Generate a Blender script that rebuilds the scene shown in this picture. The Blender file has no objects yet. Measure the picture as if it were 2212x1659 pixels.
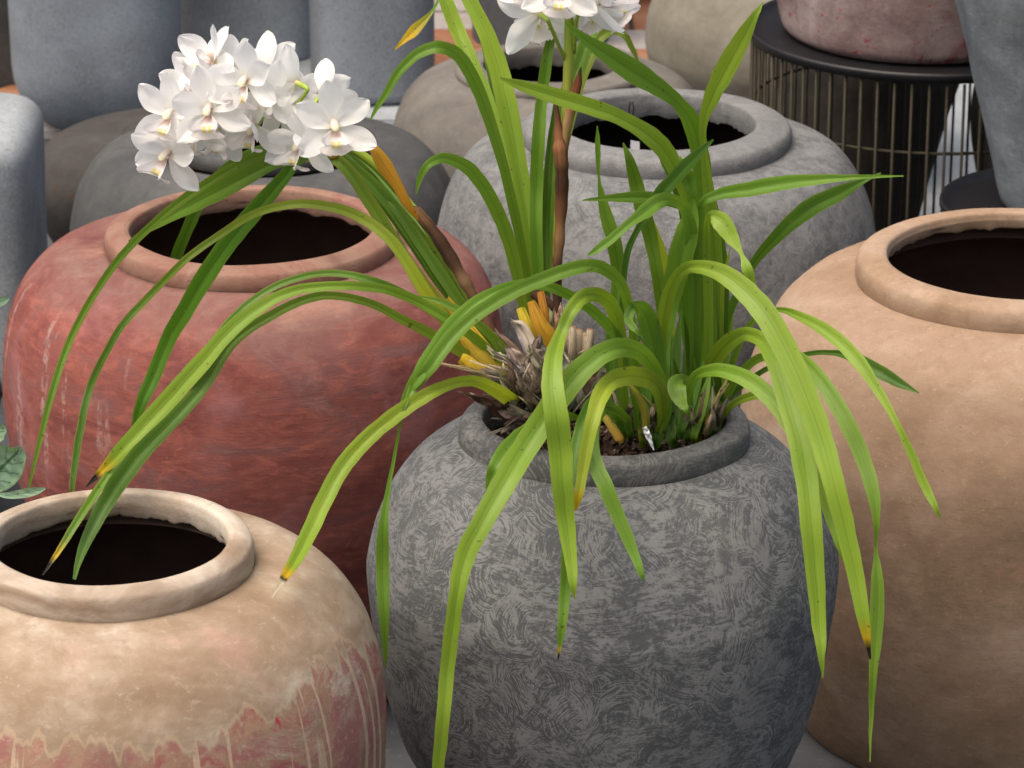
import bpy, bmesh, math, random
from mathutils import Vector, Matrix, noise

# ------------------------------------------------------------------ camera, sky, sun
S = bpy.context.scene
COL = S.collection
PITCH = math.radians(20.5)
H0 = 1.7
FPX = 8000.0                                   # focal length in units of a 2212-wide picture
cp, sp = math.cos(PITCH), math.sin(PITCH)
cd = bpy.data.cameras.new("camera")
cam = bpy.data.objects.new("camera", cd)
COL.objects.link(cam)
S.camera = cam
cam.location = (0, 0, H0)
cam.rotation_euler = (math.pi / 2 - PITCH, 0, 0)
cd.sensor_width = 36
cd.lens = FPX / 2212 * 36
cd.clip_start = 0.05
cd.clip_end = 200
cd.dof.use_dof = True
cd.dof.focus_distance = 3.3
cd.dof.aperture_fstop = 20

SUN_EL, SUN_AZ = math.radians(66), math.radians(-125)   # azimuth from +Y towards +X
w = bpy.data.worlds.new("World")
S.world = w
w.use_nodes = True
nt = w.node_tree
bg = nt.nodes["Background"]
sky = nt.nodes.new("ShaderNodeTexSky")
sky.sky_type = 'NISHITA'
sky.sun_disc = False
sky.sun_elevation = SUN_EL
sky.sun_rotation = SUN_AZ
sky.air_density = 1.0
sky.dust_density = 10.0
sky.ozone_density = 0.0
nt.links.new(sky.outputs[0], bg.inputs[0])
bg.inputs[1].default_value = 0.135
sd = bpy.data.lights.new("sun", 'SUN')
sun = bpy.data.objects.new("sun", sd)
COL.objects.link(sun)
sd.energy = 1.5
sd.angle = math.radians(70)
sd.color = (1.0, 0.965, 0.92)
dirv = Vector((math.sin(SUN_AZ) * math.cos(SUN_EL), math.cos(SUN_AZ) * math.cos(SUN_EL), math.sin(SUN_EL)))
sun.rotation_euler = dirv.to_track_quat('Z', 'Y').to_euler()
S.view_settings.view_transform = 'Standard'
S.view_settings.look = 'None'
S.view_settings.exposure = 0.42
S.view_settings.gamma = 1.0

R_AX = Vector((1, 0, 0))
F_AX = Vector((0, cp, -sp))
U_AX = Vector((0, sp, cp))


def at(u, v, y):
    """world point on the upright plane at distance y seen in direction (u, v)"""
    vv = (v - 829.5) / FPX
    zc = y / (cp - vv * sp)
    return Vector((zc * (u - 1106) / FPX, y, H0 - zc * (sp + vv * cp)))


def depth(y, v):
    return y / (cp - (v - 829.5) / FPX * sp)


# ------------------------------------------------------------------ object helpers
def tag(o, label=None, cat=None, group=None, kind=None):
    if label: o['label'] = label
    if cat: o['category'] = cat
    if group: o['group'] = group
    if kind: o['kind'] = kind
    return o


def thing(name, label, cat, loc=(0, 0, 0), rz=0, group=None):
    o = bpy.data.objects.new(name, None)
    COL.objects.link(o)
    o.location = loc
    o.rotation_euler = (0, 0, rz)
    o.empty_display_size = 0.05
    return tag(o, label, cat, group)


def mesh_obj(name, verts, faces, mats, parent=None, smooth=True, world=False, uvs=None, cols=None, mi=None):
    me = bpy.data.meshes.new(name)
    me.from_pydata([tuple(v) for v in verts], [], faces)
    for m in (mats if isinstance(mats, (list, tuple)) else [mats]):
        me.materials.append(m)
    if smooth:
        me.polygons.foreach_set("use_smooth", [True] * len(me.polygons))
    if mi:
        me.polygons.foreach_set("material_index", mi)
    if uvs:
        ul = me.uv_layers.new(name="UVMap")
        for l in me.loops:
            ul.data[l.index].uv = uvs[l.vertex_index]
    if cols:
        ca = me.color_attributes.new("tint", 'FLOAT_COLOR', 'POINT')
        flat = []
        for c in cols: flat += [c[0], c[1], c[2], 1.0]
        ca.data.foreach_set("color", flat)
    me.update()
    o = bpy.data.objects.new(name, me)
    COL.objects.link(o)
    if parent:
        o.parent = parent
        if world:
            o.matrix_parent_inverse = parent.matrix_basis.inverted()
    return o


# ------------------------------------------------------------------ node helper
class NG:
    def __init__(s, name):
        s.m = bpy.data.materials.new(name)
        s.m.use_nodes = True
        s.t = s.m.node_tree
        s.b = s.t.nodes["Principled BSDF"]
        s.out = s.t.nodes["Material Output"]
        s.tc = s.t.nodes.new("ShaderNodeTexCoord")
        s.obj = s.tc.outputs["Object"]

    def set(s, inp, v):
        if v is None: return
        if hasattr(v, 'is_linked') or isinstance(v, bpy.types.NodeSocket):
            s.t.links.new(v, inp)
        elif isinstance(v, (tuple, list)):
            inp.default_value = tuple(v) + ((1.0,) if len(v) == 3 and len(inp.default_value) == 4 else ())
        else:
            inp.default_value = v

    def math(s, op, a, b=None, c=None, clamp=False):
        n = s.t.nodes.new("ShaderNodeMath")
        n.operation = op
        n.use_clamp = clamp
        for i, x in enumerate((a, b, c)):
            if x is not None: s.set(n.inputs[i], x)
        return n.outputs[0]

    def vec(s, op, a, b=None):
        n = s.t.nodes.new("ShaderNodeVectorMath")
        n.operation = op
        s.set(n.inputs[0], a)
        if b is not None:
            if op == 'SCALE': s.set(n.inputs['Scale'], b)
            else: s.set(n.inputs[1], b)
        return n.outputs['Value'] if op in ('LENGTH', 'DISTANCE', 'DOT_PRODUCT') else n.outputs[0]

    def mapp(s, v, scale=(1, 1, 1), loc=(0, 0, 0)):
        n = s.t.nodes.new("ShaderNodeMapping")
        s.set(n.inputs[0], v)
        n.inputs['Location'].default_value = loc
        n.inputs['Scale'].default_value = scale
        return n.outputs[0]

    def noise(s, v, scale, detail=4, rough=0.55, dist=0.0, color=False):
        n = s.t.nodes.new("ShaderNodeTexNoise")
        s.set(n.inputs['Vector'], v)
        n.inputs['Scale'].default_value = scale
        n.inputs['Detail'].default_value = detail
        n.inputs['Roughness'].default_value = rough
        n.inputs['Distortion'].default_value = dist
        return n.outputs['Color'] if color else n.outputs[0]

    def voro(s, v, scale, feat='F1'):
        n = s.t.nodes.new("ShaderNodeTexVoronoi")
        n.feature = feat
        s.set(n.inputs['Vector'], v)
        n.inputs['Scale'].default_value = scale
        return n

    def ramp(s, f, stops, interp='LINEAR'):
        n = s.t.nodes.new("ShaderNodeValToRGB")
        s.set(n.inputs[0], f)
        r = n.color_ramp
        r.interpolation = interp
        while len(r.elements) < len(stops): r.elements.new(0.5)
        for e, (p, c) in zip(r.elements, stops):
            e.position = p
            e.color = (c[0], c[1], c[2], 1) if isinstance(c, (tuple, list)) else (c, c, c, 1)
        return n.outputs[0]

    def step(s, f, a, b):
        n = s.t.nodes.new("ShaderNodeMapRange")
        n.interpolation_type = 'SMOOTHSTEP'
        s.set(n.inputs['Value'], f)
        s.set(n.inputs['From Min'], a)
        s.set(n.inputs['From Max'], b)
        return n.outputs[0]

    def mix(s, f, a, b, mode='MIX'):
        n = s.t.nodes.new("ShaderNodeMix")
        n.data_type = 'RGBA'
        n.blend_type = mode
        s.set(n.inputs[0], f)
        s.set(n.inputs[6], a)
        s.set(n.inputs[7], b)
        return n.outputs[2]

    def sep(s, v):
        n = s.t.nodes.new("ShaderNodeSeparateXYZ")
        s.set(n.inputs[0], v)
        return n.outputs

    def comb(s, x, y, z):
        n = s.t.nodes.new("ShaderNodeCombineXYZ")
        for i, q in enumerate((x, y, z)): s.set(n.inputs[i], q)
        return n.outputs[0]

    def bump(s, h, strength=0.3, dist=0.002, prev=None):
        n = s.t.nodes.new("ShaderNodeBump")
        s.set(n.inputs['Height'], h)
        n.inputs['Strength'].default_value = strength
        n.inputs['Distance'].default_value = dist
        if prev: s.set(n.inputs['Normal'], prev)
        return n.outputs[0]

    def cyl(s):
        """(angle in turns, height z) round the pot's axis"""
        x, y, z = s.sep(s.obj)
        a = s.math('ARCTAN2', x, s.math('MULTIPLY', y, -1.0))
        return s.math('MULTIPLY', a, 1 / (2 * math.pi)), z

    def done(s, col, rough=0.85, normal=None, spec=0.3):
        s.set(s.b.inputs['Base Color'], col)
        s.set(s.b.inputs['Roughness'], rough)
        s.set(s.b.inputs['Specular IOR Level'], spec)
        if normal: s.set(s.b.inputs['Normal'], normal)
        return s.m


def pits(g, scale, size=0.12):
    v = g.voro(g.obj, scale)
    return g.step(v.outputs['Distance'], size, size * 0.3)


# ------------------------------------------------------------------ pot materials
def mat_swirl(name, dark, light, seed=0, cov=0.5, contrast=1.0, arc=1.0):
    g = NG(name)
    p = g.mapp(g.obj, loc=(seed, seed * .7, seed * 1.3))
    warp = g.vec('SCALE', g.vec('SUBTRACT', g.noise(p, 8, 3, color=True), (.5, .5, .5)), 0.05)
    p2 = g.vec('ADD', p, warp)
    acc = None
    for sc, fr, off, wt in ((24, 900, .09, 1.0), (44, 1050, .05, .85)):
        v = g.voro(p2, sc)
        loc = g.vec('SUBTRACT', p2, v.outputs['Position'])
        o = g.vec('SCALE', g.vec('SUBTRACT', v.outputs['Color'], (.5, .5, .5)), off)
        dl = g.vec('SUBTRACT', loc, o)
        d = g.vec('LENGTH', dl)
        dn = g.sep(g.vec('NORMALIZE', dl))
        rnd = g.sep(v.outputs['Color'])
        q = g.comb(g.math('MULTIPLY', d, fr), g.math('MULTIPLY', dn[0], 1.6), g.math('ADD', g.math('MULTIPLY', dn[2], 1.6), g.math('MULTIPLY', rnd[2], 60)))
        n_ = g.math('SUBTRACT', g.noise(q, 1.0, 3, .6), .5)
        n_ = g.math('MULTIPLY', n_, g.math('ADD', g.math('MULTIPLY', rnd[1], .9 * wt), .45 * wt))
        acc = n_ if acc is None else g.math('ADD', acc, n_)
    gate = g.math('ADD', g.math('MULTIPLY', g.step(g.noise(p, 13, 4, .6, .5), .40, .60), 1.15), .15)
    acc = g.math('MULTIPLY', acc, gate)
    scr = g.math('SUBTRACT', g.noise(g.mapp(p2, (1, 1, 5)), 55, 6, .8, .3), .5)
    acc = g.math('ADD', acc, g.math('MULTIPLY', scr, g.math('SUBTRACT', 1.25, gate)))
    big = g.math('SUBTRACT', g.noise(p, 16, 6, .72, .8), .5)
    mid = g.math('SUBTRACT', g.noise(p2, 62, 6, .74, .8), .5)
    fine = g.math('SUBTRACT', g.noise(p, 260, 3, .7), .5)
    f = g.math('ADD', g.math('MULTIPLY', acc, .95 * arc), g.math('ADD', g.math('MULTIPLY', big, .62), g.math('ADD', g.math('MULTIPLY', mid, .75), g.math('MULTIPLY', fine, .35))))
    c0 = (.5 - cov) * .4
    m = g.step(f, c0 - .11 / contrast, c0 + .11 / contrast)
    col = g.mix(m, dark, light)
    tone = g.noise(p, 4, 3)
    col = g.mix(g.math('MULTIPLY', g.step(tone, .38, .68), .18), col, tuple(c * .62 for c in light))
    mud = g.noise(p, 11, 4, .6)
    col = g.mix(g.math('MULTIPLY', g.step(mud, .55, .72), .12), col, (.20, .18, .15))
    col = g.mix(g.math('MULTIPLY', g.step(fine, .12, .25), .25), col, tuple(min(1, c * 1.5) for c in light))
    col = g.mix(g.math('MULTIPLY', pits(g, 55, .07), .6), col, tuple(c * .5 for c in dark))
    nrm = g.bump(g.math('ADD', m, g.math('MULTIPLY', g.noise(p, 120, 5, .7), .9)), .35, .0012)
    nrm = g.bump(g.noise(p, 14, 3), .3, .008, nrm)
    return g.done(col, .88, nrm, .25)


def mat_red():
    g = NG("red_wash")
    ang, z = g.cyl()
    p = g.obj
    st = g.mapp(p, (1, 1, 2.6))
    n1 = g.noise(st, 7, 6, .62, .8)
    n2 = g.noise(st, 24, 5, .65, 1.2)
    n3 = g.noise(p, 160, 4, .7)
    red = g.ramp(n1, [(.30, (.105, .032, .028)), (.42, (.165, .046, .039)), (.52, (.225, .070, .055)), (.60, (.175, .068, .064)), (.70, (.25, .13, .112))])
    red = g.mix(g.math('MULTIPLY', g.step(n2, .45, .7), .45), red, (.42, .13, .09))
    red = g.mix(g.math('MULTIPLY', g.step(g.noise(p, 12, 4), .52, .7), .5), red, (.30, .13, .135))
    zz = g.math('ADD', z, g.math('MULTIPLY', g.math('SUBTRACT', n1, .5), .12))
    salmon = g.mix(g.step(n2, .4, .65), (.180, .084, .070), (.175, .108, .090))
    col = g.mix(g.step(zz, .43, .488), red, salmon)
    col = g.mix(g.math('MULTIPLY', g.step(zz, .468, .495), .75), col, (.36, .19, .135))
    # pale runs down the side
    av = g.comb(g.math('MULTIPLY', ang, 60), g.math('MULTIPLY', z, 5), 0)
    d = g.noise(av, 1.0, 4, .6)
    left = g.step(ang, -.045, -.10)
    runs = g.math('MULTIPLY', g.step(d, .56, .64), g.math('MULTIPLY', left, g.step(g.noise(p, 120, 4), .38, .6)))
    runs = g.math('MULTIPLY', runs, g.math('MULTIPLY', g.step(z, .24, .32), g.step(z, .465, .43)))
    col = g.mix(g.math('MULTIPLY', runs, .55), col, (.42, .31, .27))
    gr = g.noise(g.mapp(p, (1, 1, 1.5)), 80, 7, .8, .8)
    col = g.mix(g.math('MULTIPLY', g.step(gr, .50, .34), .28), col, (.12, .04, .035))
    col = g.mix(g.math('MULTIPLY', g.step(gr, .56, .72), .22), col, (.38, .19, .15))
    scr = g.noise(g.mapp(p, (1, 1, 7)), 40, 5, .75, 1.5)
    col = g.mix(g.math('MULTIPLY', g.step(scr, .60, .72), .25), col, (.09, .03, .025))
    col = g.mix(g.math('MULTIPLY', g.step(n3, .62, .75), .25), col, (.5, .3, .25))
    nrm = g.bump(g.math('ADD', scr, g.math('MULTIPLY', n3, .4)), .35, .0015)
    nrm = g.bump(g.noise(p, 12, 3), .35, .01, nrm)
    return g.done(col, .8, nrm, .3)


def mat_red_rim():
    g = NG("red_rim")
    p = g.obj
    n1 = g.noise(p, 14, 5, .65, .6)
    n2 = g.noise(g.mapp(p, (1, 1, 4)), 40, 5, .7)
    col = g.ramp(n1, [(.3, (.17, .09, .065)), (.48, (.26, .155, .112)), (.62, (.225, .11, .082)), (.78, (.31, .215, .16))])
    col = g.mix(g.math('MULTIPLY', g.step(n2, .55, .7), .45), col, (.22, .12, .09))
    col = g.mix(g.math('MULTIPLY', pits(g, 90, .13), .7), col, (.10, .06, .05))
    nrm = g.bump(g.math('SUBTRACT', g.noise(p, 90, 5, .7), g.math('MULTIPLY', pits(g, 90, .13), .7)), .5, .002)
    return g.done(col, .88, nrm, .25)


def mat_beige():
    g = NG("limed_terracotta")
    ang, z = g.cyl()
    p = g.obj
    st = g.mapp(p, (1, 1, 2.2))
    n1 = g.noise(st, 6.5, 5, .6, .5)
    n2 = g.noise(st, 22, 5, .62, .6)
    n3 = g.noise(p, 210, 4, .75)
    gr = g.noise(g.mapp(p, (1, 1, 1.6)), 70, 7, .8, .5)
    up = g.ramp(g.math('ADD', g.math('MULTIPLY', n1, .7), g.math('MULTIPLY', n2, .3)),
                [(.36, (.210, .143, .090)), (.46, (.270, .194, .128)), (.54, (.345, .268, .192)), (.64, (.48, .41, .325))])
    up = g.mix(g.math('MULTIPLY', g.step(g.noise(p, 9, 3), .53, .68), .45), up, (.56, .32, .27))
    # red-washed lower half showing below a run edge of lime
    a1 = g.noise(g.comb(g.math('MULTIPLY', ang, 9), 0, 0), 1, 2)
    a2 = g.step(g.noise(g.comb(g.math('MULTIPLY', ang, 75), 0, 4), 1, 2, .4), .42, .62)
    a3 = g.noise(g.comb(g.math('MULTIPLY', ang, 90), g.math('MULTIPLY', z, 2.2), 7), 1, 2)
    edge = g.math('ADD', g.math('MULTIPLY', g.math('SUBTRACT', a1, .5), .13), g.math('MULTIPLY', a2, g.math('MULTIPLY', g.noise(g.comb(g.math('MULTIPLY', ang, 30), 0, 9), 1, 2), -.028)))
    edge = g.math('ADD', edge, .420)
    edge = g.math('ADD', edge, g.math('MULTIPLY', g.math('SUBTRACT', g.noise(p, 60, 3), .5), .012))
    low = g.math('MULTIPLY', g.step(g.math('SUBTRACT', edge, z), -.002, .006), g.step(g.noise(p, 12, 6, .75, .8), .33, .50))
    drip = g.step(a3, .58, .60)
    l1 = g.noise(p, 13, 5, .6, .7)
    lowc = g.ramp(l1, [(.32, (.25, .11, .095)), (.43, (.30, .125, .11)), (.50, (.32, .20, .13)), (.57, (.29, .085, .085)), (.68, (.36, .25, .17))])
    lowc = g.mix(g.step(g.noise(p, 17, 4, .6, .8), .63, .67), lowc, (.36, .028, .04))
    lowc = g.mix(g.math('MULTIPLY', drip, .85), lowc, (.50, .37, .26))
    lowc = g.mix(g.math('MULTIPLY', g.step(n3, .5, .7), .3), lowc, (.5, .36, .27))
    lip = g.step(g.math('ABSOLUTE', g.math('SUBTRACT', edge, z)), .004, .001)
    col = g.mix(low, up, lowc)
    col = g.mix(g.math('MULTIPLY', lip, .4), col, (.48, .36, .23))
    col = g.mix(g.math('MULTIPLY', g.step(n3, .58, .74), .15), col, (.74, .66, .58))
    col = g.mix(g.math('MULTIPLY', g.step(n3, .42, .3), .18), col, (.25, .16, .10))
    col = g.mix(g.math('MULTIPLY', pits(g, 23, .05), .5), col, (.6, .56, .5))
    col = g.mix(g.math('MULTIPLY', g.step(gr, .50, .34), .40), col, (.24, .15, .10))
    col = g.mix(g.math('MULTIPLY', g.step(gr, .55, .72), .35), col, (.62, .52, .43))
    nrm = g.bump(g.math('ADD', n3, g.math('MULTIPLY', low, -.5)), .3, .0012)
    nrm = g.bump(g.noise(p, 10, 3), .3, .01, nrm)
    return g.done(col, .85, nrm, .3)


def mat_beige_rim():
    g = NG("limed_rim")
    p = g.obj
    st = g.mapp(p, (1, 1, 2.5))
    n1 = g.noise(st, 12, 5, .6, .5)
    col = g.ramp(n1, [(.33, (.25, .18, .125)), (.45, (.33, .26, .195)), (.54, (.42, .345, .27)), (.68, (.50, .44, .36))])
    n3 = g.noise(p, 240, 4, .75)
    col = g.mix(g.math('MULTIPLY', g.step(g.noise(p, 36, 4), .6, .68), .55), col, (.33, .31, .26))
    col = g.mix(g.math('MULTIPLY', g.step(n3, .55, .72), .3), col, (.30, .21, .14))
    nrm = g.bump(g.math('ADD', n3, g.noise(p, 80, 4)), .4, .0015)
    return g.done(col, .88, nrm, .25)


def mat_clay(name, stops, n=8, stretch=1.6, spot=(.3, .18, .11), spota=.4, pit=0.4, seed=0, bump=.3):
    g = NG(name)
    p = g.mapp(g.obj, loc=(seed, seed, seed))
    st = g.mapp(p, (1, 1, stretch))
    n1 = g.noise(st, n, 5, .6, .5)
    n2 = g.noise(p, n * 4, 5, .65, .8)
    col = g.ramp(g.math('ADD', g.math('MULTIPLY', n1, .75), g.math('MULTIPLY', n2, .25)), stops)
    n3 = g.noise(p, 190, 4, .75)
    col = g.mix(g.math('MULTIPLY', g.step(n2, .58, .72), spota), col, spot)
    col = g.mix(g.math('MULTIPLY', g.step(n3, .57, .72), .22), col, tuple(min(1, c * 1.7) for c in stops[-1][1]))
    col = g.mix(g.math('MULTIPLY', pits(g, 42, .06), pit), col, tuple(c * .35 for c in stops[0][1]))
    gr = g.noise(g.mapp(p, (1, 1, 1.8)), 75, 7, .8, .4)
    col = g.mix(g.math('MULTIPLY', g.step(gr, .52, .35), .32), col, tuple(c * .66 for c in stops[1][1]))
    col = g.mix(g.math('MULTIPLY', g.step(gr, .55, .72), .25), col, tuple(min(1, c * 1.25) for c in stops[-1][1]))
    scr = g.noise(g.mapp(p, (1, 1, 6)), 30, 5, .75, 1.2)
    col = g.mix(g.math('MULTIPLY', g.step(scr, .62, .75), .22), col, tuple(c * .55 for c in stops[0][1]))
    nrm = g.bump(g.math('ADD', n3, g.math('MULTIPLY', scr, .7)), bump, .0013)
    nrm = g.bump(g.noise(p, 11, 3), .35, .01, nrm)
    return g.done(col, .86, nrm, .3)


def mat_flat(name, col, rough=.6, spec=.4, metallic=0, var=.15, scale=30):
    g = NG(name)
    n1 = g.noise(g.obj, scale, 4, .6)
    c = g.mix(g.step(n1, .3, .7), tuple(x * (1 - var) for x in col), tuple(min(1, x * (1 + var)) for x in col))
    g.b.inputs['Metallic'].default_value = metallic
    nrm = g.bump(g.noise(g.obj, scale * 6, 3), .1, .001)
    return g.done(c, rough, nrm, spec)


def mat_speckle(name, base, seed=0):
    g = NG(name)
    p = g.mapp(g.obj, loc=(seed, seed, seed))
    n1 = g.noise(p, 7, 4, .6)
    n2 = g.noise(p, 230, 3, .7)
    c = g.mix(g.step(n1, .3, .7), tuple(x * .8 for x in base), tuple(x * 1.18 for x in base))
    c = g.mix(g.math('MULTIPLY', g.step(n2, .52, .66), .45), c, tuple(x * .45 for x in base))
    c = g.mix(g.math('MULTIPLY', g.step(n2, .45, .34), .35), c, tuple(min(1, x * 1.6) for x in base))
    c = g.mix(g.math('MULTIPLY', g.step(g.noise(p, 18, 3), .6, .75), .25), c, tuple(x * .5 for x in base))
    nrm = g.bump(n2, .2, .001)
    return g.done(c, .8, nrm, .3)


def mat_tint(name, leaf=True, rough=.46, trans=.35, stripes=1.0):
    """plant tissue: colour from the mesh's own tint, veins along it"""
    g = NG(name)
    a = g.t.nodes.new("ShaderNodeVertexColor")
    a.layer_name = "tint"
    col = a.outputs[0]
    x, y, _ = g.sep(g.tc.outputs['UV'])
    if leaf:
        vein = g.noise(g.comb(g.math('MULTIPLY', x, 26), g.math('MULTIPLY', y, 1.5), 0), 1, 3, .6)
        col = g.mix(g.math('MULTIPLY', g.step(vein, .42, .62), .22 * stripes), col, g.mix(1.0, col, (1.35, 1.25, .8), 'MULTIPLY'))
        col = g.mix(g.math('MULTIPLY', g.step(vein, .5, .34), .25 * stripes), col, g.mix(1.0, col, (.6, .72, .5), 'MULTIPLY'))
        mid = g.step(g.math('ABSOLUTE', g.math('SUBTRACT', x, .5)), .045, .012)
        col = g.mix(g.math('MULTIPLY', mid, .45), col, g.mix(1.0, col, (.55, .62, .4), 'MULTIPLY'))
        sp_ = g.noise(g.obj, 150, 2, .5)
        col = g.mix(g.math('MULTIPLY', g.step(sp_, .70, .75), .75), col, (.09, .07, .02))
        big = g.noise(g.obj, 22, 3)
        col = g.mix(g.math('MULTIPLY', g.step(big, .4, .7), .30), col, g.mix(1.0, col, (1.25, 1.1, .7), 'MULTIPLY'))
        bl = g.noise(g.comb(g.math('MULTIPLY', x, 3), g.math('MULTIPLY', y, 14), 0), 1, 5, .7, 1)
        col = g.mix(g.math('MULTIPLY', g.step(bl, .62, .72), .35), col, (.42, .42, .07))
        sc_ = g.noise(g.comb(g.math('MULTIPLY', x, 40), g.math('MULTIPLY', y, 6), 5), 1, 3, .6)
        ed = g.step(g.math('ABSOLUTE', g.math('SUBTRACT', x, .5)), .40, .49)
        col = g.mix(g.math('MULTIPLY', g.step(sc_, .66, .72), .45), col, (.20, .14, .05))
        col = g.mix(g.math('MULTIPLY', ed, .25), col, (.32, .34, .08))
        nrm = g.bump(vein, .35, .0009)
    else:
        fib = g.noise(g.comb(g.math('MULTIPLY', x, 9), g.math('MULTIPLY', y, 2.0), 0), 1, 5, .75, .5)
        col = g.mix(g.math('MULTIPLY', g.step(fib, .52, .34), .8 * stripes), col, g.mix(1.0, col, (.35, .28, .22), 'MULTIPLY'))
        col = g.mix(g.math('MULTIPLY', g.step(fib, .55, .75), .5 * stripes), col, g.mix(1.0, col, (1.3, 1.3, 1.3), 'MULTIPLY'))
        nrm = g.bump(fib, .8, .002)
    g.done(col, rough, nrm, .45)
    if trans:
        tr = g.t.nodes.new("ShaderNodeBsdfTranslucent")
        g.set(tr.inputs[0], g.mix(1.0, col, (1.2, 1.2, .55) if leaf else (1, 1, 1), 'MULTIPLY'))
        mx = g.t.nodes.new("ShaderNodeMixShader")
        mx.inputs[0].default_value = trans
        g.t.links.new(g.b.outputs[0], mx.inputs[1])
        g.t.links.new(tr.outputs[0], mx.inputs[2])
        g.t.links.new(mx.outputs[0], g.out.inputs[0])
    return g.m


def mat_petal(name):
    g = NG(name)
    a = g.t.nodes.new("ShaderNodeVertexColor")
    a.layer_name = "tint"
    x, y, _ = g.sep(g.tc.outputs['UV'])
    vein = g.noise(g.comb(g.math('MULTIPLY', x, 14), g.math('MULTIPLY', y, 1.2), 0), 1, 2, .5)
    col = g.mix(g.math('MULTIPLY', g.step(vein, .5, .65), .10), a.outputs[0], g.mix(1.0, a.outputs[0], (.9, .88, .82), 'MULTIPLY'))
    g.done(col, .55, g.bump(vein, .2, .0006), .3)
    tr = g.t.nodes.new("ShaderNodeBsdfTranslucent")
    g.set(tr.inputs[0], col)
    mx = g.t.nodes.new("ShaderNodeMixShader")
    mx.inputs[0].default_value = .5
    g.t.links.new(g.b.outputs[0], mx.inputs[1])
    g.t.links.new(tr.outputs[0], mx.inputs[2])
    g.t.links.new(mx.outputs[0], g.out.inputs[0])
    return g.m


M = {}
M['swirl'] = mat_swirl("scratched_grey", (.082, .087, .089), (.196, .199, .195), 0, .49, .95)
M['swirl_rim'] = mat_swirl("scratched_grey_rim", (.085, .088, .088), (.185, .183, .175), 3, .42, .8)
M['grey'] = mat_swirl("weathered_grey", (.092, .095, .096), (.205, .208, .206), 7, .52, .55, .5)
M['grey_rim'] = mat_swirl("weathered_grey_rim", (.115, .117, .116), (.215, .217, .214), 9, .5, .40, .4)
M['red'] = mat_red()
M['red_rim'] = mat_red_rim()
M['beige'] = mat_beige()
M['beige_rim'] = mat_beige_rim()
M['tan'] = mat_clay("tan_terracotta", [(.32, (.195, .127, .079)), (.45, (.262, .174, .112)), (.54, (.305, .211, .144)), (.65, (.37, .278, .205))], 6, 1.3, (.36, .19, .11), .35, .5)
M['tan_rim'] = mat_clay("tan_rim", [(.30, (.225, .145, .09)), (.45, (.29, .195, .125)), (.55, (.335, .236, .162)), (.68, (.385, .29, .215))], 12, 1.5, (.38, .21, .12), .35, .3, 5)
M['dark'] = mat_clay("slate_grey_pot", [(.3, (.038, .040, .041)), (.5, (.060, .062, .062)), (.68, (.098, .097, .092))], 9, 1.2, (.07, .07, .075), .5, .3, 2)
M['brown'] = mat_clay("brownish_grey_pot", [(.3, (.090, .083, .073)), (.5, (.135, .124, .108)), (.68, (.18, .167, .148))], 9, 1.2, (.12, .10, .085), .4, .3, 4)
M['khaki'] = mat_clay("khaki_pot", [(.3, (.13, .12, .092)), (.5, (.19, .175, .138)), (.68, (.25, .235, .19))], 9, 1.2, (.11, .10, .075), .5, .3, 6)
M['brown_shaded'] = mat_clay('shaded_rusty_brown_pot', [(.3, (.034, .031, .029)), (.5, (.050, .046, .043)), (.68, (.075, .070, .065))], 9, 1.2, (.10, .03, .022), .6, .3, 14)  # brown pot clay darkened for the shade it stands in, plus rust spots
M['shaded_brown'] = mat_clay('shaded_brown_pot', [(.3, (.028, .025, .021)), (.5, (.045, .040, .033)), (.68, (.075, .066, .054))], 9, 1.2, (.03, .026, .02), .4, .3, 6)  # dark beneath the wire stand's tray put into this pot's colour
M['blue'] = mat_clay("blue_grey_pot", [(.3, (.085, .10, .115)), (.48, (.15, .17, .185)), (.6, (.20, .225, .245)), (.72, (.30, .335, .35))], 12, .8, (.08, .095, .105), .5, .5, 8, .5)
g_ = mat_clay("pink_wash", [(.3, (.16, .105, .10)), (.45, (.24, .165, .158)), (.58, (.34, .27, .26)), (.7, (.40, .34, .33))], 14, .9, (.26, .025, .035), 1.0, .5, 11, .5)
_b = g_.node_tree.nodes["Principled BSDF"]
_g = NG.__new__(NG); _g.m = g_; _g.t = g_.node_tree; _g.b = _b
_tc = [n for n in _g.t.nodes if n.type == 'TEX_COORD'][0]
_src = _b.inputs['Base Color'].links[0].from_socket
_o = _g.mapp(_tc.outputs['Object'], (1, 1, .8), (3.1, 1.2, .4))
_m = _g.math('MULTIPLY', _g.step(_g.noise(_o, 9, 3, .6), .50, .60), _g.step(_g.noise(_o, 60, 5, .7), .44, .58))
_g.set(_b.inputs['Base Color'], _g.mix(_g.math('MULTIPLY', _m, .85), _src, (.20, .028, .035)))
M['pink'] = g_
M['inside'] = mat_flat("shaded_inside", (.050, .036, .031), .95, .1)  # shade of the hollow put into the colour, darker than the outer wall
M['shaded_clay_inside'] = mat_flat('shaded_brown_inside', (.12, .075, .058), .95, .1)  # clay pots' hollow, its shade painted in below the wall tone
M['spk1'] = mat_speckle("blue_speckle", (.215, .245, .275), 1)
M['spk2'] = mat_speckle("light_blue_speckle", (.275, .312, .345), 2)
M['spk3'] = mat_speckle("grey_speckle", (.205, .228, .255), 3)
M['spk4'] = mat_speckle("dark_speckle", (.125, .14, .15), 4)
M['spk5'] = mat_speckle("pale_speckle", (.31, .335, .35), 5)
M['black'] = mat_flat("black_tray", (.010, .010, .012), .45, .4)
M['wire'] = mat_flat("bronze_wire", (.030, .024, .012), .6, .3, 0)
M['string'] = mat_flat("black_string", (.012, .011, .011), .8, .2)
M['leaf'] = mat_tint("orchid_leaf")
M['sage'] = mat_tint("sage_leaf", True, .55, .3, .3)
M['dry'] = mat_tint("dry_sheath", False, .75, .15)
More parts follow.
